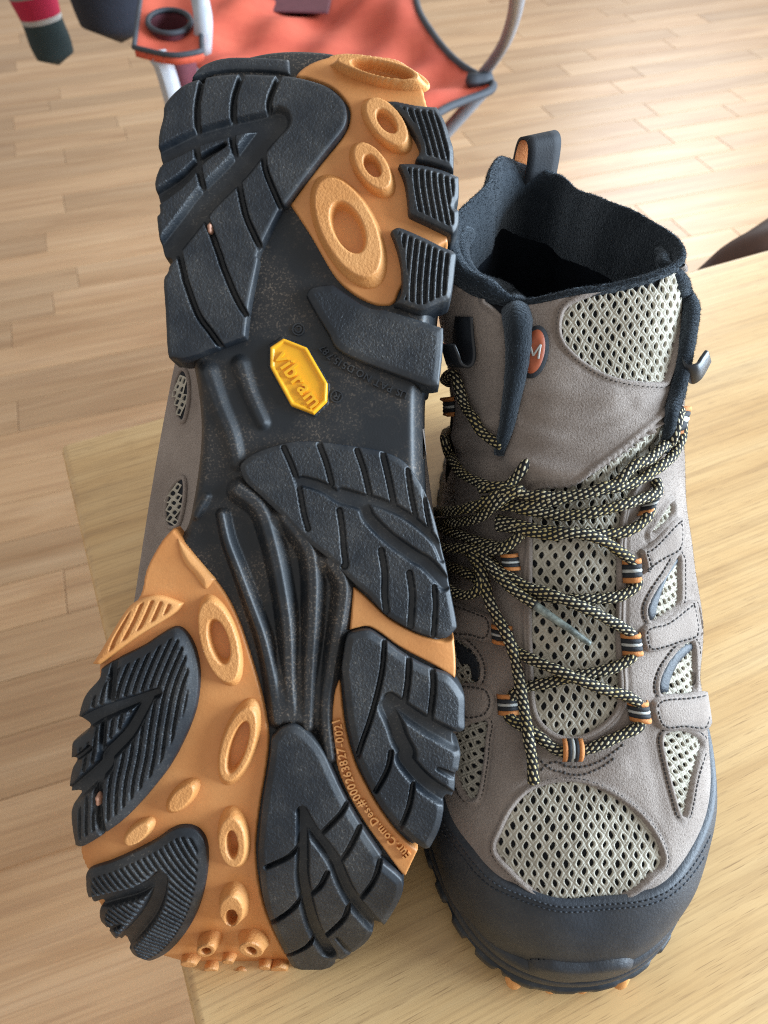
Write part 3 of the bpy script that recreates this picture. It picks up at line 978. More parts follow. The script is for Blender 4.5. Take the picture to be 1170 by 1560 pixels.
sole_text('lettering', 'vibram', [(427, 537), (441, 560), (468, 596), (484, 618)], 6.8, 1.65, M['yellow'], badge, bold=0.018, lift=1.0, xs=1.0)
sole_text('lettering', 'US PAT NO.D515,787', R4([(785, 715), (640, 655), (490, 575), (350, 500), (270, 420)]), 3.1, 0.0, M['rubber'], upturned, bold=0.012, lift=0.8)
for c, u, v in (('\u00ae', 515, 604), ('\u00a9', 457, 502)):
    sole_text('lettering', c, [(u + 8, v + 4), (u - 8, v - 4)], 5.2, 0.0, M['rubber'], upturned, bold=0.01, lift=0.5, fit=False)
sole_text('lettering', 'Eur.Com.Des.#000263827-0021', ZE([(655, 1090), (540, 975), (450, 890), (370, 790), (290, 680), (215, 570), (170, 450), (130, 330), (110, 240), (95, 130)]) + ZF([(590, 130), (572, 75)]), 3.5, 1.3, M['stud'], upturned, bold=0.018, lift=1.3)

# ---- pebbles stuck in the tread
def pebble(u, v, r, h, label):
    c = sole_xy([(u, v)], h)[0]
    ctr = sole_pt(np.array([c[0]]), np.array([c[1]]), h)[0]
    bm = bmesh.new()
    bmesh.ops.create_icosphere(bm, subdivisions=3, radius=1)
    for w in bm.verts:
        n = w.co.normalized()
        k = 1 + 0.14 * math.sin(3.1 * n.x + 2) + 0.1 * math.sin(5 * n.y + 4 * n.z)
        w.co = Vector((n.x * 0.8, n.y * 1.15, n.z)) * (k * r * MM) + Vector(ctr * MM)
    me = bpy.data.meshes.new('pebble')
    bm.to_mesh(me)
    bm.free()
    for p in me.polygons:
        p.use_smooth = True
    tag(link('pebble', me, None, M['pebble']), label, 'pebble', 'pebbles stuck in the tread')
pebble(321.5, 348, 1.5, 3.0, 'tiny pinkish pebble wedged in the heel tread groove')
pebble(152, 1216, 1.6, 3.4, 'tiny pink pebble wedged in the ribbed forefoot lug')
# ================================================================== boot uppers
# horizontal slices: z, y front, y of greatest width, y back, x left, x right, exponents front / back
LEVELS = np.array([
    [10, 48, 122, 317, 17, 115.0, 2.25, 2.5],
    [22, 46, 122, 318, 15, 117.0, 2.25, 2.5],
    [34, 48, 124, 317, 15, 116.5, 2.25, 2.5],
    [42, 53, 128, 316, 17, 114.5, 2.25, 2.5],
    [49, 60, 132, 314, 19, 112.5, 2.25, 2.5],
    [56, 74, 138, 312, 20, 111.0, 2.2, 2.5],
    [62, 87, 145, 310, 22, 109.5, 2.15, 2.5],
    [70, 101, 158, 308, 24, 112.5, 2.05, 2.5],
    [80, 113, 175, 305, 26, 110, 2.0, 2.4],
    [95, 130, 195, 302, 27, 108, 1.95, 2.3],
    [110, 147, 215, 300, 25, 107, 1.95, 2.3],
    [124, 164, 232, 299, 22, 107, 2.0, 2.2],
    [140, 184, 234, 299, 19, 105.5, 2.1, 2.0],
    [152, 197, 226, 298, 18, 99, 2.15, 1.95],
    [160, 205, 224, 296, 19, 96, 2.2, 1.95]], float)

class Shell:
    def __init__(self, to_world, bulge=None, na=840, nb=250, ztop=160):
        z0, z1 = LEVELS[0, 0], ztop
        # walk the front profile at even speed
        zf = np.linspace(z0, z1, 400)
        tab = np.stack([np.interp(zf, LEVELS[:, 0], LEVELS[:, k]) for k in range(8)], -1)
        ker = np.hanning(41)
        ker /= ker.sum()
        for k in range(1, 8):
            pad = np.r_[2 * tab[0, k] - tab[20:0:-1, k], tab[:, k], 2 * tab[-1, k] - tab[-2:-22:-1, k]]
            tab[:, k] = np.convolve(pad, ker, 'valid')
        s = np.r_[0, np.cumsum(np.hypot(np.diff(tab[:, 0]), np.diff(tab[:, 1]) * 0.8))]
        si = np.linspace(0, s[-1], nb)
        T = np.stack([np.interp(si, s, tab[:, k]) for k in range(8)], -1)
        th = np.linspace(0, 2 * math.pi, 720, endpoint=False)
        G = np.zeros((na, nb, 3))
        for j in range(nb):
            z, yf, ym, yb, xl, xr, nf, nbk = T[j]
            c, sn = np.cos(th), np.sin(th)          # th=0: back, going right
            back = c > 0
            n = np.where(back, nbk, nf)
            px = np.sign(sn) * np.abs(sn) ** (2 / n)
            py = np.abs(c) ** (2 / n)
            # centre line bends a little between toe and heel
            x = np.where(px > 0, (xl + xr) / 2 + px * (xr - xl) / 2, (xl + xr) / 2 + px * (xr - xl) / 2)
            y = np.where(back, ym + py * (yb - ym), ym - py * (ym - yf))
            heel = np.clip((y - ym) / 120, 0, 1)
            x = x - (x - (xl + xr) / 2) * 0.22 * heel * (1 - np.clip((z - 90) / 60, 0, 1)) - 3.0 * heel
            hi = np.clip((z - 105) / 40, 0, 1) * smooth01((y - ym) / 38) * (1 - 0.5 * smooth01((y - 275) / 25))
            x = np.where(x > (xl + xr) / 2, x - (x - (xl + xr) / 2) * 0.40 * hi, x + ((xl + xr) / 2 - x) * 0.34 * hi)
            toe = np.clip((125 - y) / 80, 0, 1)
            x = x - 6.0 * toe ** 1.3
            R = np.stack([x, y, np.full_like(x, z)], -1)
            Q = np.vstack([R, R[:1]])
            d = np.r_[0, np.cumsum(np.linalg.norm(np.diff(Q, axis=0), axis=1))]
            u = np.linspace(0, d[-1], na, endpoint=False)
            G[:, j] = np.stack([np.interp(u, d, Q[:, k]) for k in range(3)], -1)
        self.local = G
        W = to_world(G.reshape(-1, 3)).reshape(na, nb, 3)
        self.W, self.na, self.nb = W, na, nb
        da = np.roll(W, -1, 0) - np.roll(W, 1, 0)
        db = np.gradient(W, axis=1)
        nr = np.cross(da, db)
        nr /= np.maximum(np.linalg.norm(nr, axis=-1, keepdims=True), 1e-9)
        ctr = W.mean((0, 1))
        if ((W - ctr) * nr).sum(-1).mean() < 0:
            nr = -nr
            self.flip = True
        else:
            self.flip = False
        self.Nn = nr
        self.px = project(W.reshape(-1, 3)).reshape(na, nb, 2)
        view = CP - W
        view /= np.linalg.norm(view, axis=-1, keepdims=True)
        self.face = (view * nr).sum(-1)
        if bulge is not None:
            W = W + nr * bulge(self.px, self.face, G)[..., None]
            self.W = W
            da = np.roll(W, -1, 0) - np.roll(W, 1, 0)
            db = np.gradient(W, axis=1)
            n2 = np.cross(da, db)
            n2 /= np.maximum(np.linalg.norm(n2, axis=-1, keepdims=True), 1e-9)
            nr = -n2 if self.flip else n2
            self.Nn = nr
        # coarse tree for ray casts
        ia, ib = np.arange(0, na, 3), np.unique(np.r_[np.arange(0, nb, 2), nb - 1])
        C = W[np.ix_(ia, ib)]
        A, B = C.shape[:2]
        idx = np.arange(A * B).reshape(A, B)
        i, j = np.meshgrid(np.arange(A), np.arange(B - 1), indexing='ij')
        i2 = (i + 1) % A
        q = np.stack([idx[i, j], idx[i2, j], idx[i2, j + 1], idx[i, j + 1]], -1).reshape(-1, 4)
        self.bvh = BVHTree.FromPolygons([tuple(v) for v in C.reshape(-1, 3)], [tuple(int(k) for k in f) for f in q])
        self.outv = nr

    def norm_at(self, p):
        k = self._kd(p)
        return self.Nn.reshape(-1, 3)[k]

    def cast(self, o, d):
        h = self.bvh.ray_cast(Vector(o), Vector(d))
        if h[0] is None:
            return None
        n = np.array(h[1])
        d = np.array(d)
        if n @ d > 0:
            n = -n
        return np.array(h[0]), n

    def px3(self, pts, lift=0.0):
        """photograph pixels -> points on the upper (nearest point where a ray just misses)"""
        out, ns = [], []
        for i, (u, v) in enumerate(pts):
            d = ray(u, v)
            d = d / np.linalg.norm(d)
            h = self.cast(CP, d)
            if h is None:
                best = None
                for t in np.linspace(180, 480, 60):
                    q = self.bvh.find_nearest(Vector(CP + d * t))
                    if best is None or q[3] < best[0]:
                        n = np.array(q[1])
                        best = (q[3], np.array(q[0]), n if n @ d < 0.2 else -n)
                h = best[1], best[2]
            l = lift if np.isscalar(lift) else lift[i]
            out.append(h[0] + h[1] * l)
            ns.append(h[1])
        return np.array(out), np.array(ns)

    def region(self, outline_px, n=6, gate=-0.15, step_px=4.0):
        """(signed distance, nearest rim point) over the grid for an outline traced in the photograph"""
        P2 = resample(catmull(outline_px, True, n), step_px, True)
        P3, _ = self.px3(P2)
        flat = self.W.reshape(-1, 3)
        lo, hi = P3.min(0) - 6, P3.max(0) + 6
        m = ((flat > lo) & (flat < hi)).all(1) & (self.face.reshape(-1) > gate)
        sd = np.full(len(flat), 99.0)
        near = flat.copy()
        idx = np.nonzero(m)[0]
        d, nr = seg_dist(flat[idx], P3, True, True)
        ins = inside(self.px.reshape(-1, 2)[idx], P2)
        sd[idx] = np.where(ins, -d, d)
        near[idx] = nr
        return sd, near, P3, P2

    def piece(self, name, mat, parent, sd, near, off, thick=0.0, edge=1.0, drop=1.2, snap=1.1, extra=None):
        """surface patch where sd<0, raised by off, rounded down by drop towards its rim"""
        flat, nr = self.W.reshape(-1, 3), self.Nn.reshape(-1, 3)
        dd = np.clip(-sd, 0, None)
        h = off - drop * (1 - np.clip(dd / edge, 0, 1)) ** 2.2
        if extra is not None:
            h = h + extra(dd)
        V = flat + nr * h[:, None]
        out = (sd >= 0) & (sd < snap)
        V[out] = near[out] + nr[out] * (off - drop)
        kv = (sd < snap).reshape(self.na, self.nb)
        iv = (sd < 0).reshape(self.na, self.nb)
        r = lambda a: np.roll(a, -1, 0)
        cell = (kv & r(kv))[:, :-1] & (kv & r(kv))[:, 1:]
        anyi = (iv | r(iv))[:, :-1] | (iv | r(iv))[:, 1:]
        idx = np.arange(self.na * self.nb).reshape(self.na, self.nb)
        i, j = np.nonzero(cell & anyi)
        i2 = (i + 1) % self.na
        F = np.stack([idx[i, j], idx[i2, j], idx[i2, j + 1], idx[i, j + 1]], -1)
        if self.flip:
            F = F[:, ::-1]
        V, F = compact(V, F)
        return mesh_from(name, V, F, mat, parent)

    def lattice(self, name, mat, parent, P3, e1, pitch=(3.9, 5.2), hole=(0.50, 0.56), off=0.0, margin=2.2, th=0.7, kind='stuff'):
        """open knit: a rim of yarn round every hole of a staggered grid laid over the surface"""
        c = P3.mean(0)
        q = self.bvh.find_nearest(Vector(c))
        n = np.array(q[1])
        # outward mean normal of the patch
        ns = np.array([self.bvh.find_nearest(Vector(p))[1] for p in P3])
        view = CP - c
        ns = np.where((ns @ view)[:, None] < -40, -ns, ns)
        n = ns.mean(0)
        n /= np.linalg.norm(n)
        if n @ view < 0:
            n = -n
        e1 = np.array(e1, float)
        e1 -= (e1 @ n) * n
        e1 /= np.linalg.norm(e1)
        e2 = np.cross(n, e1)
        poly = np.stack([(P3 - c) @ e1, (P3 - c) @ e2], -1)
        lo, hi = poly.min(0) - margin, poly.max(0) + margin
        ctrs = []
        pw, ph = pitch
        for r in range(int(lo[1] / ph * 2) - 1, int(hi[1] / ph * 2) + 2):
            for k in range(int(lo[0] / pw) - 2, int(hi[0] / pw) + 3):
                ctrs.append((k * pw + (r % 2) * pw / 2, r * ph / 2))
        ctrs = np.array(ctrs)
        d, _ = seg_dist(ctrs, poly, True)
        ctrs = ctrs[inside(ctrs, poly) | (d < margin)]
        m = 12
        ang = np.arange(m) * 2 * math.pi / m
        ca, sa = np.cos(ang), np.sin(ang)
        k1 = 1.0 / (np.abs(ca) / (pw / 2) + np.abs(sa) / (ph / 2))       # diamond tile
        dia = np.stack([ca * k1, sa * k1], -1)
        hw, hh = pw * hole[0] / 2, ph * hole[1] / 2
        k2 = (np.abs(ca / hw) ** 1.5 + np.abs(sa / hh) ** 1.5) ** (-1 / 1.5)
        hol = np.stack([ca * k2, sa * k2], -1)
        rings = [(dia, 0.15 * th), (dia * 0.45 + hol * 0.55, th), (hol, 0.45 * th), (hol * 0.97, -th)]
        V, F = [], []
        for cx, cy in ctrs:
            b = len(V)
            jit = 1 + rng.uniform(-0.16, 0.12)
            hc = self.cast(c + e1 * cx + e2 * cy + n * 30, -n)
            if hc is None or abs((hc[0] - c) @ n) > 42:
                continue
            for ri, (rg, hgt) in enumerate(rings):
                for x, y in rg * (jit if ri >= 2 else 1):
                    gx_, gy_ = cx + x, cy + y
                    gx_, gy_ = gx_ + 0.5 * math.sin(gy_ * 0.23 + gx_ * 0.09) + 0.2 * math.sin(gy_ * 0.9), gy_ + 0.5 * math.sin(gx_ * 0.19 + 1) + 0.2 * math.sin(gx_ * 0.8)
                    o = c + e1 * gx_ + e2 * gy_
                    h = self.cast(o + n * 30, -n)
                    if h is None or abs((h[0] - c) @ n) > 44:
                        qn = self.bvh.find_nearest(Vector(o))
                        nn = np.array(qn[1])
                        h = (np.array(qn[0]), nn if nn @ n > 0 else -nn)
                    V.append(h[0] + h[1] * (off + hgt))
            for ri in range(3):
                for k in range(m):
                    k2_ = (k + 1) % m
                    F.append((b + ri * m + k, b + ri * m + k2_, b + (ri + 1) * m + k2_, b + (ri + 1) * m + k))
        o = mesh_from(name, np.array(V), F, mat, parent)
        o['kind'] = kind
        return o

def offset_px(P, d):
    """shift a closed traced outline outwards by d pixels"""
    P = np.asarray(P, float)
    t = np.roll(P, -1, 0) - np.roll(P, 1, 0)
    t /= np.maximum(np.linalg.norm(t, axis=1, keepdims=True), 1e-9)
    n = np.stack([t[:, 1], -t[:, 0]], -1)
    a = 0.5 * np.sum(P[:, 0] * np.roll(P[:, 1], -1) - np.roll(P[:, 0], -1) * P[:, 1])
    if a < 0:
        n = -n
    return P + n * d

def stitches(sh, name, px_line, parent, mat, lift=0.3, dash=5.5, gap=4.0, r=0.34, closed=False):
    """a row of short thread dashes following a traced seam"""
    P = resample(px_line, 1.0, closed)
    parts = []
    i = 0
    step = int(dash + gap)
    while i + dash < len(P):
        a, b = P[i], P[int(i + dash)]
        i += step
        d0 = ray(*a)
        h0, h1 = sh.cast(CP, d0 / np.linalg.norm(d0)), sh.cast(CP, ray(*b) / np.linalg.norm(ray(*b)))
        if h0 is None or h1 is None or np.linalg.norm(h0[0] - h1[0]) > 5 or -(h0[1] @ d0) / np.linalg.norm(d0) < 0.2:
            continue
        p0, p1 = h0[0] + h0[1] * lift, h1[0] + h1[1] * lift
        mid = (p0 + p1) / 2 + h0[1] * r * 0.5
        v, f, _ = tube([p0, mid, p1], r, 5, True)
        parts.append((v, f))
    if not parts:
        return None
    V, F = join(parts)
    o = mesh_from(name, V, F, mat, parent)
    o['kind'] = 'stuff'
    return o
# ---------------------------------------------------------------- upper of the overturned boot
base_xy = sole_xy(catmull(base_outline, True, 3), 0.0)
def over_world(P):
    ys = -136.0 + (P[:, 1] - 46) * 1.025
    xs = -29.0 + (P[:, 0] - 68) * 1.13 + 0.045 * ys
    h = -(P[:, 2] * 1.05 + 3) + gsurf(xs, ys) * np.clip(1 - P[:, 2] / 55, 0, 1)
    # the upper tucks in under the welt: its lowest rows close on the sole outline
    low = np.nonzero(P[:, 2] < 52)[0]
    X = np.stack([xs[low], ys[low]], -1)
    d, near = seg_dist(X, base_xy, True, True)
    ins = inside(X, base_xy)
    c = X.mean(0)
    tgt = near + (c - near) / np.linalg.norm(c - near, axis=1, keepdims=True) * 2.5
    t = (smooth01((36 - P[low, 2]) / 24) * np.where(ins, 0, 1))[:, None]
    X = X + (tgt - X) * t
    xs[low], ys[low] = X[:, 0], X[:, 1]
    return SO + np.outer(xs, RT) + np.outer(ys, UP) + np.outer(h, SN)
sh2 = Shell(over_world, na=700, nb=200)
print('overturned boot lowest z', sh2.W[..., 2].min())
wins2 = [[(279, 562), (270, 578), (267, 600), (270, 632), (280, 642), (288, 609), (287, 575)],
         [(279, 727), (262, 742), (254, 765), (253, 792), (260, 804), (274, 796), (282, 752)]]
sh2.piece('suede_upper', M['suede'], upturned, np.full(sh2.na * sh2.nb, -99.0), sh2.W.reshape(-1, 3), 0.0)
for w in wins2:
    sd, near, P3, P2 = sh2.region(w, gate=0.02)
    sh2.piece('side_window', M['backing'], upturned, sd, near, 0.5, edge=0.8, drop=0.3)
    Q = P3.mean(0) + (P3 - P3.mean(0)) * 0.80
    sh2.lattice('mesh_fabric', M['mesh'], upturned, Q, (0, 1, 0.2), off=0.7, pitch=(3.4, 4.6), hole=(0.5, 0.58), margin=0.2, th=0.4)
    v, f, _ = tube(np.vstack([P3, P3[:2]]) + (CP - P3.mean(0)) / np.linalg.norm(CP - P3.mean(0)) * 0.5, 0.8, 8, False)
    mesh_from('window_rim', v, f, M['suede'], upturned)
top2 = sh2.W[:, -1]
ctr2 = top2.mean(0)
v, f, _ = tube(np.vstack([top2[::8], top2[:9:8]]), 5.0, 10, False)
mesh_from('collar', v, f, M['fleece'], upturned)

# ================================================================== standing boot
standing = thing('hiking_boot', 'taupe suede hiking boot standing upright with laces tied', 'boot', (66, 180, 0), 'pair of hiking boots')
def stand_world(P):
    # the tongue and the flap beside it ride higher on the right
    Q = P.copy()
    k = 3.5 * smooth01((P[:, 0] - 52) / 40) * smooth01((240 - P[:, 1]) / 26) - 4.0 * smooth01((62 - P[:, 0]) / 20) * smooth01((225 - P[:, 1]) / 15) - 9.0 * smooth01((P[:, 1] - 245) / 40) * smooth01((P[:, 0] - 35) / 25) + 4.0 * smooth01((52 - P[:, 0]) / 22) * smooth01((P[:, 1] - 208) / 18)
    Q[:, 2] += k * np.clip((P[:, 2] - 118) / 42, 0, 1) ** 1.5
    return Q
def stand_bulge(px, face, G):
    """soft folds of the suede: a pouch over the laces, creases at the ankle, slight unevenness everywhere"""
    X = px.reshape(-1, 2)
    fr = (face.reshape(-1) > 0.05).astype(float)
    h = np.zeros(len(X))
    for line, amp, sg in (([(785, 700), (830, 718), (890, 722), (950, 690), (1005, 640)], 2.6, 17), ([(800, 748), (870, 750), (930, 728), (1010, 672)], -1.5, 11),
                          ([(690, 668), (720, 650), (760, 640)], 1.3, 12), ([(680, 700), (715, 690), (760, 690)], -1.2, 10),
                          ([(800, 640), (880, 655), (960, 620)], -0.8, 12), ([(790, 590), (860, 600), (930, 605)], 0.8, 16),
                          ([(800, 1165), (870, 1180), (945, 1165)], 0.9, 14), ([(985, 1120), (1000, 1180), (1010, 1240)], -0.7, 14), ([(740, 1120), (735, 1180), (745, 1240)], -0.6, 13)):
        L = catmull(line, False, 6)
        m = ((X > L.min(0) - 60) & (X < L.max(0) + 60)).all(1) & (fr > 0)
        d, _ = seg_dist(X[m], L, False)
        h[m] += amp * np.exp(-(d / sg) ** 2)
    P = G.reshape(-1, 3)
    h += 0.35 * np.sin(P[:, 0] / 7.3 + P[:, 1] / 11) * np.sin(P[:, 2] / 6.1 + P[:, 1] / 17) + 0.25 * np.sin(P[:, 0] / 4.1 - P[:, 1] / 5.3 + P[:, 2] / 8)
    return h.reshape(G.shape[:2])
sh = Shell(stand_world, stand_bulge)
a_ = lambda p: Z(660, 660, 4.875, p)
b_ = lambda p: Z(840, 660, 4.5, p)
c_ = lambda p: Z(660, 900, 4.875, p)
d_ = lambda p: Z(840, 900, 4.5, p)
t_ = lambda p: Z(640, 1160, 2.543, p)
u_ = lambda p: Z(680, 180, 2.925, p)
w_ = lambda p: Z(660, 420, 4.875, p)
x_ = lambda p: Z(840, 420, 4.5, p)

WIN = {
    'toe': t_([(298, 345), (320, 270), (360, 190), (420, 125), (500, 92), (600, 86), (690, 110), (780, 160), (860, 230), (915, 310), (937, 385), (900, 430), (830, 490), (750, 530), (640, 560), (540, 545), (450, 500), (370, 430)]),
    'tongue': [(812, 1080), (808, 1000), (806, 940), (806, 880), (812, 820), (806, 775), (820, 748), (870, 742), (905, 722), (950, 690), (1000, 648), (1028, 628), (1024, 660), (985, 710), (952, 770), (944, 830), (943, 900), (942, 980), (946, 1050), (938, 1085), (905, 1115), (868, 1126), (832, 1112)],
    'tongue_top': u_([(520, 900), (540, 850), (600, 815), (700, 778), (800, 728), (900, 680), (970, 652), (1040, 672), (1072, 740), (1062, 850), (1030, 980), (1000, 1100)]) + x_([(790, 690), (765, 722), (600, 716), (420, 680), (260, 600), (130, 490), (80, 400)]),
    'side_high': b_([(868, 845), (830, 905), (780, 990), (700, 1110), (660, 1210), (680, 1282), (720, 1272), (800, 1222), (868, 1160), (872, 960)]),
    'side_mid': d_([(960, 352), (880, 400), (780, 530), (740, 640), (758, 702), (850, 702), (972, 692), (975, 480)]),
    'side_low': d_([(770, 1020), (800, 982), (880, 966), (960, 985), (1030, 1040), (1010, 1120), (960, 1300), (925, 1480), (900, 1540), (860, 1420), (800, 1180)]),
    'side_slit': b_([(822, 480), (745, 590), (690, 680), (680, 700), (740, 645), (822, 560)]),
    'in_mid': c_([(150, 370), (250, 420), (320, 500), (345, 580), (340, 650), (300, 690), (200, 690), (120, 680)]),
    'in_low': c_([(130, 1100), (250, 1000), (390, 972), (380, 1100), (360, 1300), (310, 1530), (220, 1480), (140, 1250)]),
    'collar_in': u_([(30, 590), (150, 655), (240, 720), (275, 800), (268, 880), (200, 830), (100, 755), (20, 725)]),
}
e1s = {'tongue_top': (1, 0.15, 0), 'toe': (1, 0, 0), 'tongue': (1, 0, 0)}
sd_all = np.full(sh.na * sh.nb, -99.0)
near_all = sh.W.reshape(-1, 3).copy()
win2 = {}
for k, w in WIN.items():
    sd, near, P3, P2 = sh.region(w)
    m = -sd > sd_all
    near_all[m] = near[m]
    sd_all = np.maximum(sd_all, -sd)
    win2[k] = (P3, P2)
    e1 = e1s.get(k, (0.35, 1, 0.2))
    sh.lattice('mesh_fabric', M['mesh'], standing, P3, e1 if k in e1s else (0.3, 1.0, 0.5), off=-1.0,
               pitch=(3.9, 5.3) if k in ('toe', 'tongue') else (3.6, 4.9), hole=(0.41, 0.49), th=0.5, margin=2.3)
def rim_roll(dd):
    # turned edge round every opening, then the sunk stitch line
    return 0.75 * np.exp(-((dd - 1.1) / 0.75) ** 2) - 0.45 * np.exp(-((dd - 2.5) / 0.55) ** 2)
upper = sh.piece('suede_upper', M['suede'], standing, sd_all, near_all, 0.4, edge=0.8, drop=1.9, extra=rim_roll)
def nap(o, count, length, parent):
    me = o.data
    V = np.empty(len(me.vertices) * 3, np.float32)
    me.vertices.foreach_get('co', V)
    V = V.reshape(-1, 3).astype(float) / MM
    F = np.empty(len(me.loops), np.int32)
    me.loops.foreach_get('vertex_index', F)
    F = F.reshape(-1, 4)
    c = V[F[:, 0]]
    vis = ((CP - c) * np.cross(V[F[:, 1]] - c, V[F[:, 3]] - c)).sum(1)
    return V, (F if np.median(vis) > -1e9 else F)
sh.piece('backing', M['backing'], standing, np.full(sh.na * sh.nb, -99.0), near_all, -2.0)

# dark crescents and the tongue's suede face
def tab_seam(dd):
    return -0.4 * np.exp(-((dd - 1.9) / 0.6) ** 2)
def patch(name, poly, mat, off, drop=1.0, edge=1.2, n=6, parent=None, extra=None):
    sd, near, P3, P2 = sh.region(poly, n)
    return sh.piece(name, mat, parent or standing, sd, near, off, edge=edge, drop=drop, extra=extra), P2
for poly in (b_([(885, 825), (840, 900), (780, 990), (700, 1110), (660, 1210), (680, 1282), (722, 1272), (745, 1180), (800, 1020), (860, 920), (890, 880)]),
             d_([(992, 338), (880, 400), (780, 530), (740, 640), (758, 702), (815, 702), (830, 620), (890, 500), (1005, 385)]),
             c_([(150, 370), (250, 420), (320, 500), (345, 580), (340, 650), (300, 690), (270, 640), (250, 560), (180, 540)])):
    patch('side_flash', poly, M['rand'], -0.2)

# tabs that carry the lace loops
TABS = [d_([(598, 285), (630, 230), (690, 210), (760, 190), (900, 85), (950, 60), (975, 150), (985, 320), (850, 372), (760, 402), (670, 422), (620, 395)]),
        d_([(670, 785), (700, 733), (760, 712), (900, 705), (1045, 690), (1065, 800), (1050, 935), (1000, 968), (880, 950), (770, 958), (700, 905)]),
        b_([(598, 805), (660, 762), (840, 575), (880, 640), (876, 770), (850, 825), (750, 882), (622, 972), (622, 900)]),
        c_([(140, 90), (380, 150), (450, 185), (475, 260), (458, 345), (400, 387), (300, 362), (140, 330)]),
        c_([(190, 702), (400, 702), (455, 755), (470, 830), (445, 910), (380, 962), (240, 960)])]
for t in TABS:
    o, P2 = patch('lace_tab', t, M['suede'], 2.3, drop=2.2, edge=0.9, extra=tab_seam)
    stitches(sh, 'stitching', resample(offset_px(P2, -6.5), 1.0, True), o, M['thread'], 2.1, 4.0, 3.4, 0.3)

# seams round the windows
for k in ('toe', 'tongue_top', 'side_high', 'side_mid', 'side_low', 'in_mid', 'in_low'):
    P2 = win2[k][1]
    stitches(sh, 'stitching', np.vstack([offset_px(P2, 8.5), offset_px(P2, 8.5)[:1]]), upper, M['thread'], 0.25, 4.2, 3.4, 0.32)
for line in (c_([(725, 210), (715, 400), (720, 640)]), d_([(485, 90), (480, 300), (500, 560), (505, 640)]),
             c_([(800, 1330), (880, 1275), (980, 1290)]) + d_([(80, 1200), (200, 1210), (330, 1170), (430, 1100), (490, 1050)]),
             c_([(770, 1240), (880, 1330), (980, 1345)]) + d_([(80, 1250), (200, 1260), (330, 1215), (440, 1140)])):
    stitches(sh, 'stitching', catmull(line, False, 8), upper, M['thread'], 0.45, 4.5, 3.6, 0.32)

# edge binding of the eyestay
for line in ([(806, 770), (807, 850), (806, 930), (808, 1010), (813, 1080), (833, 1113), (868, 1127), (905, 1116), (938, 1086), (946, 1050), (942, 980), (943, 900), (944, 830), (952, 770)],):
    P, nn = sh.px3(resample(catmull(line, False, 8), 3), 0.2)
    v, f, _ = tube(P, 1.0, 7)
    mesh_from('eyestay_binding', v, f, M['suede'], standing)

# rubber toe rand: everything below a line that sinks from the toe cap to the arch
flat = sh.W.reshape(-1, 3)
def rand_top(y, x):
    side = np.where(x > 68, 1.0, 0.0)
    return np.interp(y, [40, 56, 66, 80, 96, 112, 124, 135, 160, 330], [49.5, 48.5, 47.0, 45.0, 43.0, 40.5, 37.5, 31, 18, 17])
sdr = flat[:, 2] - rand_top(flat[:, 1], flat[:, 0])
edge = []
G = sh.W
for i in range(sh.na):
    zr = sdr.reshape(sh.na, sh.nb)[i]
    j = int(np.argmax(zr > 0))
    j = max(j, 1)
    t = zr[j - 1] / (zr[j - 1] - zr[j])
    edge.append(G[i, j - 1] + t * (G[i, j] - G[i, j - 1]))
edge = np.array(edge)
mm_ = np.abs(sdr) < 9
dist = np.full(len(flat), 99.0)
near = flat.copy()
dist[mm_], near[mm_] = seg_dist(flat[mm_], edge[::2], True, True)
sdr = np.where(sdr < 0, -dist, dist)
rand = sh.piece('toe_rand', M['rand'], standing, sdr, near, 2.0, edge=2.2, drop=1.9)
front = edge[(edge[:, 1] < 150) & (sh.face.reshape(sh.na, sh.nb)[:, 30] > -0.3)]
front = front[np.argsort(np.arctan2(front[:, 0] - 66, front[:, 1] - 140))]
ep = project(edge)
sel = np.nonzero((edge[:, 1] < 128))[0]
el = ep[sel]
for k in (9, 16):
    c0 = np.array([870, 1180.0])
    dirv = el - c0
    ln = np.linalg.norm(dirv, axis=1, keepdims=True)
    stitches(sh, 'stitching', el + dirv / ln * k, rand, M['thread_blue'], 2.0, 5.0, 3.6, 0.28)

# toe bumper
patch('toe_bumper', t_([(395, 770), (430, 742), (500, 742), (560, 750), (640, 752), (720, 742), (800, 735), (835, 765), (830, 800), (740, 830), (640, 842), (540, 835), (450, 810)]), M['rand'], 4.2, drop=2.4, edge=3.0)

# midsole and outsole rings
ring = sh.local[:, 0, :2]
ring = resample(ring, 0.9, True)
tn = np.roll(ring, -2, 0) - np.roll(ring, 2, 0)
tn /= np.linalg.norm(tn, axis=1, keepdims=True)
rn = np.stack([tn[:, 1], -tn[:, 0]], -1)
if ((ring - ring.mean(0)) * rn).sum() < 0:
    rn = -rn
nr_ = len(ring)
spring = np.clip((92 - ring[:, 1]) / 46, 0, 1.2) ** 2 * 3.6
arc = np.r_[0, np.cumsum(np.linalg.norm(np.diff(ring, axis=0), axis=1))]
def ring_mesh(name, prof, mat, notch=None, cap=False):
    V = []
    for off, z in prof:
        o = np.full(nr_, float(off)) + 3.2 * np.clip((70 - ring[:, 1]) / 24, 0, 1)
        if notch is not None:
            o = o + notch * np.where(z < 9, 1.0, 0.2)
        V.append(np.c_[ring + rn * o[:, None], z + spring * (1 if z < 16 else np.clip((26 - z) / 10, 0, 1))])
    m = len(prof)
    F = []
    for k in range(m - 1):
        for i in range(nr_):
            i2 = (i + 1) % nr_
            F.append((k * nr_ + i, k * nr_ + i2, (k + 1) * nr_ + i2, (k + 1) * nr_ + i))
    if cap:
        F.append(tuple(range((m - 1) * nr_, m * nr_)))
    return mesh_from(name, np.vstack(V), F, mat, standing)
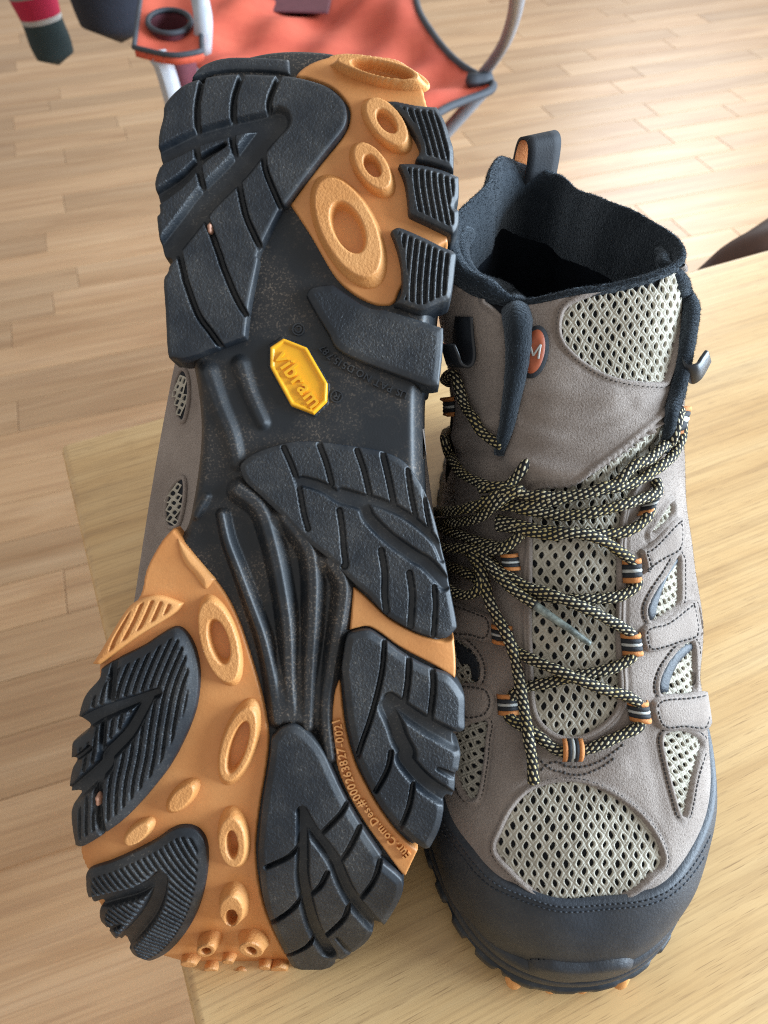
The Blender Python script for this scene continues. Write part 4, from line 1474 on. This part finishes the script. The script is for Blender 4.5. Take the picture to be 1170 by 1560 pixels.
ring_mesh('midsole', [(0.2, 25), (1.6, 24), (2.6, 22), (3.0, 18.5), (2.5, 17.2), (3.3, 16.6), (3.7, 13), (3.4, 10), (1.5, 8.5)], M['rand'])
lugw = 1.6 * (smooth01((np.sin(arc / 11.5 * 2 * math.pi) + 0.35) * 4) - 1) * np.where((ring[:, 1] < 52), 0.25, 1.0)
ring_mesh('outsole', [(1.5, 10.5), (4.3, 10), (4.8, 8.5), (4.4, 4), (3.2, 0.6), (1.5, 0.0)], M['rubber'], notch=lugw, cap=True)
for u, v, r in ((783, 1497, 3.2), (838, 1505, 2.8), (886, 1506, 2.6), (943, 1497, 3.2)):
    p = at_z(u, v - 4, 5)
    vv, ff, _ = tube([p + np.array([0, 4, 5.0]), p + np.array([0, 1, 2.5]), p, p + np.array([0, -0.3, -1.2])], r, 14, True, lambda t, r=r: r * (1.15 - 0.35 * t))
    mesh_from('stud', vv, ff, M['stud'], standing)

# collar: padded fleece roll round the opening and down both flap edges
top = sh.W[:, -1]
c_top = top.mean(0)
def rim_pt(i, inset, dz):
    p = top[i % sh.na]
    r = (p - c_top) * np.array([1, 1, 0])
    return p - r / np.linalg.norm(r) * inset + np.array([0, 0, dz])
# index of the ring point nearest to a pixel
tp = project(top)
def ring_idx(u, v):
    return int(np.argmin(((tp - [u, v]) ** 2).sum(1)))
i_r, i_l = ring_idx(1030, 420), ring_idx(735, 425)
if i_l < i_r:
    i_l += sh.na
path = []
flapR, nR = sh.px3(resample(catmull([(1003, 690), (1012, 640), (1026, 575), (1038, 505), (1044, 450), (1038, 425)], False, 8), 8), 2.4)
flapL, nL = sh.px3(resample(catmull([(768, 440), (786, 480), (790, 530), (786, 585), (776, 640), (768, 690)], False, 8), 8), 2.0)
back_idx = list(range(i_r, -1, -8)) + list(range(sh.na - 1, i_l % sh.na, -8))
def smooth_path(P):
    P = P.copy()
    for _ in range(3):
        P[1:-1] = P[1:-1] * 0.5 + 0.25 * (P[:-2] + P[2:])
    return resample(P, 2.0)
endR = np.array([rim_pt(i, 6.0, -1.0) for i in back_idx[:7]])
endL = np.array([rim_pt(i, 6.0, -1.0) for i in back_idx[-12:]])
rolls = []
for P, prof in ((np.vstack([flapR, endR]), ([0, 0.25, 0.6, 0.85, 1.0], [1.4, 2.6, 2.8, 2.6, 1.6])), (np.vstack([endL, flapL]), ([0, 0.25, 0.45, 0.8, 1.0], [3.0, 4.6, 5.2, 5.2, 1.8]))):
    v, f, _ = tube(smooth_path(P), 5.0, 16, True, lambda t, prof=prof: float(np.interp(t, *prof)))
    rolls.append((v + rng.normal(0, 0.08, v.shape), f))
# padded rim and lining
ks = catmull([(-1.0, 1.0), (3.2, 1.012), (6.0, 0.975), (6.2, 0.93), (3.5, 0.875), (-4, 0.82), (-18, 0.77), (-40, 0.76), (-70, 0.79), (-110, 0.80)], False, 5)
sub = top[::4]
n4 = len(sub)
frontness = smooth01((236 - sub[:, 1]) / 22) * smooth01((sub[:, 0] - 30) / 12) * smooth01((104 - sub[:, 0]) / 8)
rows = []
for dz, k in ks:
    kk = 1 - (1 - k) * (1 - 0.62 * frontness)
    q = c_top + (sub - c_top) * np.c_[kk, kk, np.ones(n4)] + np.c_[np.zeros(n4), np.zeros(n4), dz * np.where(dz > 0, 1 - 0.7 * frontness, 1.0)]
    rows.append(q + rng.normal(0, 0.10, q.shape) * (1 if dz > -30 else 0))
LV = np.vstack(rows)
LF = []
for k in range(len(rows) - 1):
    for i in range(n4):
        i2 = (i + 1) % n4
        LF.append((k * n4 + i, k * n4 + i2, (k + 1) * n4 + i2, (k + 1) * n4 + i))
nfl = 30
collar = mesh_from('collar', LV[:(nfl + 1) * n4], [q for q in LF if max(q) < (nfl + 1) * n4], M['fleece'], standing)
low = [tuple(i - nfl * n4 for i in q) for q in LF if min(q) >= nfl * n4]
low.append(tuple(range((len(rows) - 1 - nfl) * n4, (len(rows) - nfl) * n4)))
mesh_from('lining', LV[nfl * n4:], low, M['lining'], standing)
for v, f in rolls:
    mesh_from('cuff_roll', v, f, M['fleece'], standing)
def pile(V, F, count, length, parent, name='fleece_pile', mat=None, width=0.07):
    """short fuzzy fibres scattered over a surface"""
    Fq = np.array([q for q in F if len(q) == 4])
    k = rng.integers(0, len(Fq), count)
    a, b, c, d = (V[Fq[k, i]] for i in range(4))
    s, t = rng.random((count, 1)), rng.random((count, 1))
    p = (a * (1 - s) + b * s) * (1 - t) + (d * (1 - s) + c * s) * t
    n = np.cross(b - a, d - a)
    n /= np.maximum(np.linalg.norm(n, axis=1, keepdims=True), 1e-9)
    r = rng.normal(0, 0.75, (count, 3))
    dr = n + r
    dr /= np.linalg.norm(dr, axis=1, keepdims=True)
    sgn = np.sign((dr * n).sum(1, keepdims=True))
    dr *= sgn
    sd_ = np.cross(dr, rng.normal(0, 1, (count, 3)))
    sd_ /= np.linalg.norm(sd_, axis=1, keepdims=True)
    L = length * rng.uniform(0.5, 1.2, (count, 1))
    tri = np.stack([p - sd_ * width, p + sd_ * width, p + dr * L], 1).reshape(-1, 3)
    o = mesh_from(name, tri, np.arange(len(tri)).reshape(-1, 3), mat or M['fleece'], parent, smooth=False)
    o['kind'] = 'stuff'
    return o
for v, f in rolls:
    q4 = [q for q in f if len(q) == 4]
    pile(v, [q[::-1] for q in q4], 7000, 0.75, collar)
    pile(v, q4, 7000, 0.75, collar)
q4 = [q for q in LF if max(q) < (nfl + 1) * n4]
pile(LV, q4, 16000, 0.75, collar)
pile(LV, [q[::-1] for q in q4], 16000, 0.75, collar)
V_, F_ = nap(upper, 0, 0, None)
pile(V_, F_, 110000, 0.5, upper, 'suede_nap', M['suede'], 0.045)
pile(*nap(upper, 0, 0, None), 1, 0.01, upper, 'suede_nap') if False else None
for ob in [o for o in standing.children if o.name.startswith('mesh_fabric')]:
    pile(*nap(ob, 0, 0, None), 5000, 0.45, ob, 'yarn_fuzz', M['mesh'], 0.04)
# tongue top edge
fi = list(range(i_r, i_l % sh.na if i_l % sh.na > i_r else i_l, 6))
tip = np.array([rim_pt(i, 1.2, -0.2) for i in fi])
v, f, _ = tube(resample(tip, 2.0), 1.3, 10)
mesh_from('tongue_edge', v, f, M['fleece'], standing)
# pull loop at the heel
pc = rim_pt(0, 2, 0) + np.array([3.5, 0, -2.5])
yaw = math.radians(24)
ax = np.array([math.cos(yaw), math.sin(yaw), 0])
dp = np.array([-math.sin(yaw), math.cos(yaw), 0])
prof = catmull([(-1.5, -8), (-2.4, 4), (-2.5, 13), (-1.5, 18.5), (1.5, 19.6), (5, 17), (6.5, 9), (6.5, 0), (6.0, -10)], False, 6)
def strip(off, wid):
    d = np.gradient(prof, axis=0)
    d /= np.linalg.norm(d, axis=1, keepdims=True)
    nrm = np.stack([d[:, 1], -d[:, 0]], -1)
    V = []
    for (s, z), (ns, nz) in zip(prof, nrm):
        for w in (-wid, -wid * 0.5, 0, wid * 0.5, wid):
            V.append(pc + ax * w + dp * (s - ns * off) + np.array([0, 0, z - nz * off]))
    return np.array(V)
def strip_faces(n, m):
    return [(i * m + k, i * m + k + 1, (i + 1) * m + k + 1, (i + 1) * m + k) for i in range(n - 1) for k in range(m - 1)]
Vo, Vi = strip(0.9, 7.0), strip(0.0, 7.0)
n = len(prof)
rimf = []
for i in range(n - 1):
    rimf += [(i * 5, (i + 1) * 5, n * 5 + (i + 1) * 5, n * 5 + i * 5), (i * 5 + 4, n * 5 + i * 5 + 4, n * 5 + (i + 1) * 5 + 4, (i + 1) * 5 + 4)]
loop_o = mesh_from('pull_loop', np.vstack([Vo, Vi]), strip_faces(n, 5) + rimf, M['webbing'], standing)
Vi2 = strip(-0.25, 6.9)
mesh_from('loop_lining', Vi2, strip_faces(n, 5), M['web_orange'], loop_o)

# plastic lace hooks
def hook(u, v, up_px, w, h, lean):
    (P,), (nn,) = sh.px3([(u, v)])
    (P2,), _ = sh.px3([(u + up_px[0], v + up_px[1])])
    e2 = P2 - P
    e2 -= (e2 @ nn) * nn
    e2 /= np.linalg.norm(e2)
    e1 = np.cross(e2, nn)
    prof = catmull([(h * 0.9, 0.2), (h * 0.2, 1.6), (-h * 0.45, 2.4), (-h * 0.75, 4.2), (-h * 0.62, 6.6), (-h * 0.2, 7.6), (h * 0.12, 8.2)], False, 6)
    d = np.gradient(prof, axis=0)
    d /= np.linalg.norm(d, axis=1, keepdims=True)
    V = []
    for k, ((s, t), (ds, dt)) in enumerate(zip(prof, d)):
        q = k / (len(prof) - 1)
        ww = w * (0.75 + 0.35 * math.sin(math.pi * min(q * 1.4, 1)) - 0.25 * max(0, q - 0.8) * 5 * 0.5)
        for a, o in ((-ww, 0), (-ww * 0.8, 0.7), (ww * 0.8, 0.7), (ww, 0), (ww * 0.8, -0.7), (-ww * 0.8, -0.7)):
            V.append(P + e1 * a + e2 * (s - dt * o) + nn * (t + ds * o))
    F = []
    m = len(prof)
    for i in range(m - 1):
        for k in range(6):
            k2 = (k + 1) % 6
            F.append((i * 6 + k, i * 6 + k2, (i + 1) * 6 + k2, (i + 1) * 6 + k))
    F += [tuple(range(5, -1, -1)), tuple(range((m - 1) * 6, m * 6))]
    mesh_from('lace_hook', np.array(V), F, M['plastic'], standing)
hook(712, 520, (-3, -30), 5.5, 9.0, 0)
hook(1038, 547, (6, -26), 5.0, 8.5, 0)

# oval badge on the tongue
cB = np.array(w_([(752, 568)])[0])
(Pb,), (nb_,) = sh.px3([tuple(cB)])
(Pu,), _ = sh.px3([(cB[0] + 5, cB[1] - 30)])
e2 = Pu - Pb
e2 -= (e2 @ nb_) * nb_
e2 /= np.linalg.norm(e2)
e1 = np.cross(e2, nb_)
def on_sh(x, y, lift):
    o = Pb + e1 * x + e2 * y
    h = sh.cast(o + nb_ * 20, -nb_)
    return h[0] + h[1] * lift
def oval(name, ra, rb, lift, mat, parent, r0=0.0):
    V, F, n = [], [], 36
    radii = [r0, (r0 + 1) / 2, 0.97, 1.0]
    for r, l in zip(radii, (lift, lift, lift, lift - 1.0)):
        for k in range(n):
            q = 2 * math.pi * k / n
            V.append(on_sh(ra * r * math.cos(q), rb * r * math.sin(q), l))
    for i in range(3):
        for k in range(n):
            k2 = (k + 1) % n
            F.append((i * n + k, (i + 1) * n + k, (i + 1) * n + k2, i * n + k2))
    return mesh_from(name, np.array(V), F, mat, parent)
bd = oval('oval_badge', 4.4, 8.4, 1.3, M['webbing'], standing)
oval('badge_face', 3.3, 7.0, 1.6, M['badge_orange'], bd)
parts = []
for (x0, y0, x1, y1) in ((-1.7, -2.0, -1.7, 2.2), (-1.7, 2.2, 0, -1.3), (0, -1.3, 1.7, 2.2), (1.7, 2.2, 1.7, -2.0)):
    p0, p1 = on_sh(x0, y0, 1.75), on_sh(x1, y1, 1.75)
    vv, ff, _ = tube([p0, (p0 + p1) / 2, p1], 0.34, 6)
    parts.append((vv, ff))
V, F = join(parts)
mesh_from('badge_mark', V, F, M['web_white'], bd)

# laces -------------------------------------------------------------
def lace(pts, lift, r=1.74, ends=None):
    pts = list(pts)
    lf = [lift] * len(pts) if np.isscalar(lift) else list(lift)
    P2 = catmull(pts, False, 8)
    lc = np.interp(np.linspace(0, 1, len(P2)), np.linspace(0, 1, len(lf)), lf)
    P3, _ = sh.px3([tuple(p) for p in P2], lc)
    for _ in range(4):
        P3[1:-1] = P3[1:-1] * 0.5 + 0.25 * (P3[:-2] + P3[2:])
    P3 = resample(P3, 0.9)
    ph = rng.uniform(0, 9)
    P3 = P3 + np.c_[np.sin(np.arange(len(P3)) * 0.21 + ph), np.cos(np.arange(len(P3)) * 0.17 + ph), np.sin(np.arange(len(P3)) * 0.13)] * 0.16
    v, f, uv = tube(P3, r, 10, True, lambda t, ph=ph: r * (1 + 0.05 * math.sin(t * 31 + ph) + 0.04 * math.sin(t * 83)))
    uv[:, 1] += 0.12 * np.sin(uv[:, 0] * 0.09 + ph)
    o = mesh_from('lace', v, f, M['lace'], standing, uv=uv)
    return P3

lace([(752, 744), (795, 740), (840, 749), (884, 740), (929, 729), (964, 711), (991, 687), (1009, 660), (1024, 628)], [7, 6, 4.5, 4, 4, 4, 4, 4, 2.5])
lace([(1026, 640), (1021, 668), (1011, 695), (984, 718), (955, 738), (907, 753), (840, 767), (790, 772), (750, 760)], [2.5, 4, 3.5, 3.2, 3, 3, 3, 4, 5])
lace([(993, 732), (990, 752), (964, 762), (929, 772), (884, 783), (840, 784), (795, 775)], [1.5, 3.5, 3.5, 3, 2.6, 2.6, 3.5])
lace([(985, 770), (978, 784), (964, 800), (940, 811), (895, 813), (840, 809), (800, 800), (770, 790)], [1.5, 3, 2.8, 2.4, 2.2, 2.2, 3, 4])
lace([(770, 800), (805, 806), (840, 815), (873, 812), (907, 820), (933, 836), (957, 856), (962, 872)], [4, 3.5, 4.2, 4.8, 4, 3, 2.8, 1.5])
lace([(962, 868), (963, 891), (940, 907), (907, 910), (873, 911), (835, 908), (800, 900), (785, 888)], [1.5, 2.8, 2.5, 2.2, 2.2, 2.2, 2.4, 2.5])
lace([(752, 848), (783, 876), (812, 893), (845, 903), (873, 915), (907, 932), (933, 948), (957, 966), (960, 980)], [4, 4, 4.5, 5.0, 5.0, 4, 3, 2.8, 1.5])
lace([(959, 974), (957, 999), (929, 1016), (895, 1023), (862, 1031), (835, 1040), (806, 1046), (785, 1058), (774, 1072)], [1.5, 2.8, 2.4, 2.2, 2.2, 2.2, 2.4, 2.4, 1.5])
lace([(772, 962), (785, 985), (802, 996), (845, 1013), (884, 1032), (918, 1046), (947, 1055), (966, 1068), (970, 1082)], [1.5, 2.5, 3.6, 4.6, 5.0, 4, 3, 2.8, 1.5])
lace([(970, 1078), (968, 1102), (947, 1116), (918, 1130), (889, 1141), (855, 1143), (834, 1131), (814, 1115), (793, 1104), (779, 1092), (774, 1074)], [1.5, 2.8, 2.4, 2.2, 1.8, 1.8, 2.2, 2.4, 2.6, 2.8, 1.5])
lace([(738, 842), (752, 870), (760, 905), (768, 932), (779, 958), (791, 993), (798, 1034), (804, 1075), (810, 1116), (812, 1156), (813, 1187)], [6, 6, 5.5, 5, 5, 5, 5, 5.4, 5.6, 4, 2.2], 1.85)
lace([(752, 838), (768, 866), (790, 892), (808, 908), (822, 919)], [6, 6, 6.2, 6.2, 6])
P3, _ = sh.px3([(822, 919), (845, 938), (870, 958), (896, 979)], [6, 4.6, 3.4, 2.2])
v, f, _ = tube(resample(P3, 1.0), 1.2, 10, True, lambda t: 1.45 - 0.55 * t)
mesh_from('aglet', v, f, M['aglet'], standing)
# bow and knot
lace([(684, 612), (683, 595), (690, 575), (702, 565), (711, 580), (719, 612), (732, 641), (752, 664), (772, 680)], [2, 2.6, 3, 3.4, 3.4, 3, 3, 3, 2])
lace([(686, 628), (688, 645), (692, 668), (705, 703), (732, 728), (752, 737), (778, 747), (800, 760)], [2, 3, 3.5, 4, 5, 6, 7, 6])
lace([(803, 700), (796, 716), (785, 738), (772, 760), (745, 770), (711, 778), (672, 785)], [-2.5, 1.5, 5.5, 8, 8, 7, 6])
lace([(800, 748), (780, 766), (755, 784), (732, 791), (691, 800), (668, 806)], [5, 7.5, 7, 6, 6, 6])
lace([(676, 800), (672, 812), (680, 845), (690, 869), (705, 892), (728, 904), (748, 900), (753, 882), (743, 858), (728, 842)], [6, 6.5, 7.5, 8, 8, 8, 7.5, 6.5, 5.5, 4])
lace([(668, 838), (695, 837), (742, 836), (775, 836), (789, 826), (800, 812)], [7, 7, 6.5, 5.5, 4.5, 3.5])
lace([(672, 800), (700, 808), (721, 816), (752, 826), (783, 833)], [6, 5.5, 5, 4.5, 4])
lace([(680, 862), (710, 868), (735, 878), (748, 893)], [3, 3.5, 4, 4])

# striped webbing loops
def web_loop(u, v, du, dv, wu, wv, arch=3.4, base=1.0):
    """band centred at a pixel; (du,dv) half length along the band, (wu,wv) half width across it"""
    ns, bands = 9, [(-1.0, -0.56, 0), (-0.56, -0.14, 1), (-0.14, 0.14, 2), (0.14, 0.56, 1), (0.56, 1.0, 0)]
    V, F, MI = [], [], []
    for b0, b1, mi in bands:
        o0 = len(V)
        for i in range(ns):
            s = -1 + 2 * i / (ns - 1)
            for t in (b0, (b0 + b1) / 2, b1):
                (p,), (n,) = sh.px3([(u + du * s + wu * t, v + dv * s + wv * t)])
                lump = 0.28 if t == (b0 + b1) / 2 else 0.0
                V.append(p + n * (base + arch * (1 - abs(s) ** 2.4) + lump))
        for i in range(ns - 1):
            for k in range(2):
                F.append((o0 + i * 3 + k, o0 + i * 3 + k + 1, o0 + (i + 1) * 3 + k + 1, o0 + (i + 1) * 3 + k))
                MI.append(mi)
    o = mesh_from('lace_loop', np.array(V), F, M['web_orange'], standing)
    o.data.materials.append(M['webbing'])
    o.data.materials.append(M['web_white'])
    for p, mi in zip(o.data.polygons, MI):
        p.material_index = mi
    md = o.modifiers.new('thick', 'SOLIDIFY')
    md.thickness = 0.5 * MM
    md.offset = -1
for u, v, du, dv, wu, wv in ((959, 869, 14, -1, 1, 18), (959, 980, 15, -1, 2, 17), (970, 1081, 16, 0, 3, 16), (984, 767, 9, -3, -8, 15), (1027, 640, 7, 0, -5, 20),
                             (871, 1142, 0, 16, 15, 0), (775, 1073, 16, 0, 1, 16), (768, 966, 15, 2, 0, 15), (686, 619, 10, 0, 0, 15), (782, 855, 12, 0, 2, 13)):
    web_loop(u, v, du, dv, wu, wv)
# ================================================================== background things
M['chair_cloth'] = rough_mat('orange_canvas', (0.50, 0.068, 0.034), (0.64, 0.115, 0.06), rough=(0.75, 0.9), bump=0.5, bdist=0.002, scale=500, big=14, bscale=25)
M['chair_print'] = rough_mat('maroon_print', (0.10, 0.02, 0.03), (0.13, 0.03, 0.04), rough=(0.7, 0.85), bump=0.2)
M['chair_trim'] = rough_mat('dark_trim', (0.03, 0.035, 0.045), (0.05, 0.055, 0.065), rough=(0.6, 0.8), bump=0.2)
M['chair_pole'] = rough_mat('grey_steel', (0.16, 0.18, 0.21), (0.22, 0.24, 0.27), rough=(0.35, 0.5), bump=0.1)
M['chair_plastic'] = rough_mat('pale_plastic', (0.36, 0.38, 0.42), (0.45, 0.47, 0.50), rough=(0.4, 0.5), bump=0.1)
M['brown'] = rough_mat('dark_brown_leather', (0.05, 0.02, 0.012), (0.085, 0.036, 0.02), rough=(0.4, 0.6), bump=0.3)
M['navy_cloth'] = rough_mat('navy_cloth', (0.008, 0.010, 0.018), (0.014, 0.017, 0.028), rough=(0.85, 0.95), bump=0.5, bdist=0.002, scale=400)

camp = thing('camping_chair', 'orange folding camping chair with cup holder behind the boots', 'chair', tuple(at_z(480, 60, FLOOR_Z)))
SEAT_Z, ARM_Z = -60.0, 30.0

def sheet(name, poly, z, mat, parent, sag=None, step=12.0, thick=3.0, hole=None):
    """cloth panel at height z, outline traced in the photograph"""
    P = np.array([at_z(u, v, z)[:2] for u, v in catmull(poly, True, 6)])
    lo, hi = P.min(0) - 2 * step, P.max(0) + 2 * step
    gx, gy = np.arange(lo[0], hi[0] + step, step), np.arange(lo[1], hi[1] + step, step)
    X = np.stack(np.meshgrid(gx, gy, indexing='ij'), -1).reshape(-1, 2)
    d, near = seg_dist(X, P, True, True)
    ins = inside(X, P)
    X2 = np.where(ins[:, None], X, near)
    kv = (ins | (d < step * 1.45)).reshape(len(gx), len(gy))
    iv = ins.reshape(len(gx), len(gy))
    cell = kv[:-1, :-1] & kv[1:, :-1] & kv[1:, 1:] & kv[:-1, 1:]
    anyi = iv[:-1, :-1] | iv[1:, :-1] | iv[1:, 1:] | iv[:-1, 1:]
    if hole is not None:
        Hp = np.array([at_z(u, v, z)[:2] for u, v in hole])
        cc_ = 0.25 * (X.reshape(len(gx), len(gy), 2)[:-1, :-1] + X.reshape(len(gx), len(gy), 2)[1:, :-1] + X.reshape(len(gx), len(gy), 2)[1:, 1:] + X.reshape(len(gx), len(gy), 2)[:-1, 1:])
        cell &= ~inside(cc_.reshape(-1, 2), Hp).reshape(cell.shape)
    dd = np.where(ins, d, 0)
    zz = z + (sag(X2, dd) if sag else 0)
    V = np.c_[X2, zz * np.ones(len(X2))]
    F = grid_faces(cell & anyi, np.arange(len(X)).reshape(len(gx), len(gy)))
    V, F = compact(V, F)
    o = mesh_from(name, V, F, mat, parent)
    md = o.modifiers.new('thick', 'SOLIDIFY')
    md.thickness = thick * MM
    return o, np.c_[P, np.full(len(P), z)]

seat_poly = [(632, -90), (634, 0), (658, 50), (698, 96), (752, 128), (752, 128), (744, 140), (686, 162), (600, 205), (430, 225), (318, 190), (292, 90), (292, -90), (292, -90)]
def seat_sag(X, dd):
    return -26 * smooth01(dd / 160) + 7.0 * np.sin(X[:, 0] / 31 + X[:, 1] / 47) * smooth01(dd / 40) + 4.0 * np.sin(X[:, 0] / 13 - X[:, 1] / 26 + 1.5 * np.sin(X[:, 1] / 60)) * smooth01(dd / 40)
seat, rimP = sheet('seat', seat_poly, SEAT_Z, M['chair_cloth'], camp, seat_sag)
v, f, _ = tube(resample(np.vstack([rimP[6:60]]), 8), 4.5, 8)
mesh_from('seat_trim', v, f, M['chair_trim'], camp)
sheet('seat_print', [(372, 16), (372, 16), (500, 20), (500, 20), (520, -60), (520, -60), (372, -60), (372, -60)], SEAT_Z - 20, M['chair_print'], camp, None, 12.0, 1.0)[0].location.z += 0.0
# arm with cup holder
arm_poly = [(204, 72), (204, 72), (222, -60), (222, -60), (300, -60), (300, -60), (308, 78), (308, 78), (262, 84)]
def arm_sag(X, dd):
    return -5 * smooth01(dd / 25)
arm, armP = sheet('armrest', arm_poly, ARM_Z, M['chair_cloth'], camp, arm_sag, 3.0, 8.0, hole=[(258 + 31 * math.cos(q), 33 + 17 * math.sin(q)) for q in np.linspace(0, 2 * math.pi, 24, endpoint=False)])
v, f, _ = tube(resample(np.vstack([armP, armP[:1]]), 6), 2.4, 8)
mesh_from('armrest_trim', v, f, M['chair_trim'], camp)
cup = np.array([at_z(258 + 33 * math.cos(q), 33 + 18 * math.sin(q), ARM_Z + 2) for q in np.linspace(0, 2 * math.pi, 33)])
v, f, _ = tube(cup, 2.6, 8, False)
mesh_from('cup_ring', v, f, M['chair_trim'], camp)
cc = cup[:-1].mean(0)
rows = [cc + (cup[:-1] - cc) * np.array([k, k, 1]) + np.array([0, 0, z]) for k, z in ((1, 0), (0.94, -30), (0.8, -75))]
n = len(rows[0])
F = [(k * n + i, k * n + (i + 1) % n, (k + 1) * n + (i + 1) % n, (k + 1) * n + i) for k in range(2) for i in range(n)] + [tuple(range(2 * n, 3 * n))]
mesh_from('cup_mesh', np.vstack(rows), F, M['chair_print'], camp)
# frame
def pole(name, pts, r, mat):
    v, f, _ = tube(resample(catmull(pts, False, 8), 8), r, 10)
    return mesh_from(name, v, f, mat, camp)
corner = at_z(742, 124, SEAT_Z)
pole('back_strut', [at_z(736, 112, SEAT_Z + 4), at_z(752, 92, SEAT_Z + 25), at_z(770, 62, 0), at_z(784, 20, 60), at_z(792, -40, 140)], 6.5, M['chair_pole'])
pole('corner_cap', [corner + np.array([-22, -4, 2]), corner + np.array([4, 2, 2])], 8.0, M['chair_trim'])
pole('front_leg', [corner + np.array([0, 0, -6]), corner + np.array([-160, 10, -200]), np.array([corner[0] - 300, corner[1] + 20, FLOOR_Z + 8])], 8, M['chair_pole'])
a0 = at_z(240, 84, ARM_Z - 6)
pole('arm_post', [a0, a0 + np.array([8, 0, -60]), np.array([a0[0] + 20, a0[1] + 10, FLOOR_Z + 8])], 9.5, M['chair_plastic'])
a1 = at_z(303, 40, ARM_Z + 4)
pole('arm_joint', [a1 + np.array([0, 0, -20]), a1 + np.array([6, -4, 6]), a1 + np.array([0, 25, 14])], 9, M['chair_plastic'])
a2 = at_z(278, 108, ARM_Z - 50)
pole('lower_joint', [a2 + np.array([-20, 0, 20]), a2, a2 + np.array([20, 6, -24])], 13, M['chair_trim'])

# knitted sleeve hanging at the upper left
m, nt, p = new_mat('striped_knit')
uvn = N(nt, 'ShaderNodeUVMap', uv_map='UVMap')
sp = N(nt, 'ShaderNodeSeparateXYZ')
nt.links.new(uvn.outputs[0], sp.inputs[0])
mr = N(nt, 'ShaderNodeMapRange', inp={1: 0.0, 2: 160.0})
nt.links.new(sp.outputs[0], mr.inputs[0])
rp = ramp(nt, mr.outputs[0], [(0.0, (0.018, 0.032, 0.034)), (0.275, (0.35, 0.34, 0.32)), (0.315, (0.36, 0.012, 0.045)), (0.475, (0.20, 0.19, 0.17)), (0.51, (0.010, 0.016, 0.030))])
rp.color_ramp.interpolation = 'CONSTANT'
nt.links.new(rp.outputs[0], p.inputs['Base Color'])
p.inputs['Roughness'].default_value = 0.95
M['knit'] = m
jacket = thing('hanging_jacket', 'dark knitted jacket hanging with red and white striped cuff', 'jacket', tuple(at_z(90, 60, FLOOR_Z)))
b0 = at_z(84, 84, -130)
pts = [b0, b0 + np.array([-6, 2, 60]), b0 + np.array([-14, 6, 130]), b0 + np.array([-20, 20, 240]), b0 + np.array([0, 40, 380])]
pp = resample(catmull(pts, False, 8), 5)
v, f, uv = tube(pp, 30, 20, True, lambda t: 27 + 8 * min(t * 2.5, 1) + 1.2 * math.sin(t * 40))
mesh_from('sleeve', v, f, M['knit'], jacket, uv=uv)
b1 = at_z(165, 20, -40)
pts = [b1 + np.array([0, 30, -20]), b1 + np.array([2, 34, 60]), b1 + np.array([-10, 40, 180]), b1 + np.array([-30, 50, 330])]
v, f, _ = tube(resample(catmull(pts, False, 8), 8), 60, 24, True, lambda t: 48 + 24 * t + 4 * math.sin(t * 17))
mesh_from('jacket_body', v, f, M['navy_cloth'], jacket)

# brown chair beyond the right end of the table
bc = thing('brown_chair', 'dark brown curved chair arm just beyond the table edge', 'chair', tuple(at_z(1190, 380, FLOOR_Z)))
q = [at_z(1050, 440, -40), at_z(1088, 420, -34), at_z(1120, 402, -26), at_z(1165, 388, -20), at_z(1240, 366, -20), at_z(1340, 340, -30)]
v, f, _ = tube(resample(catmull(q, False, 8), 5), 16, 14, True, lambda t: 7 + 21 * min(1, t * 2.4))
mesh_from('arm', v, f, M['brown'], bc)
e = q[4]
v, f, _ = tube([e, e + np.array([0, 5, -200]), np.array([e[0], e[1] + 10, FLOOR_Z + 6])], 16, 12)
mesh_from('leg', v, f, M['brown'], bc)
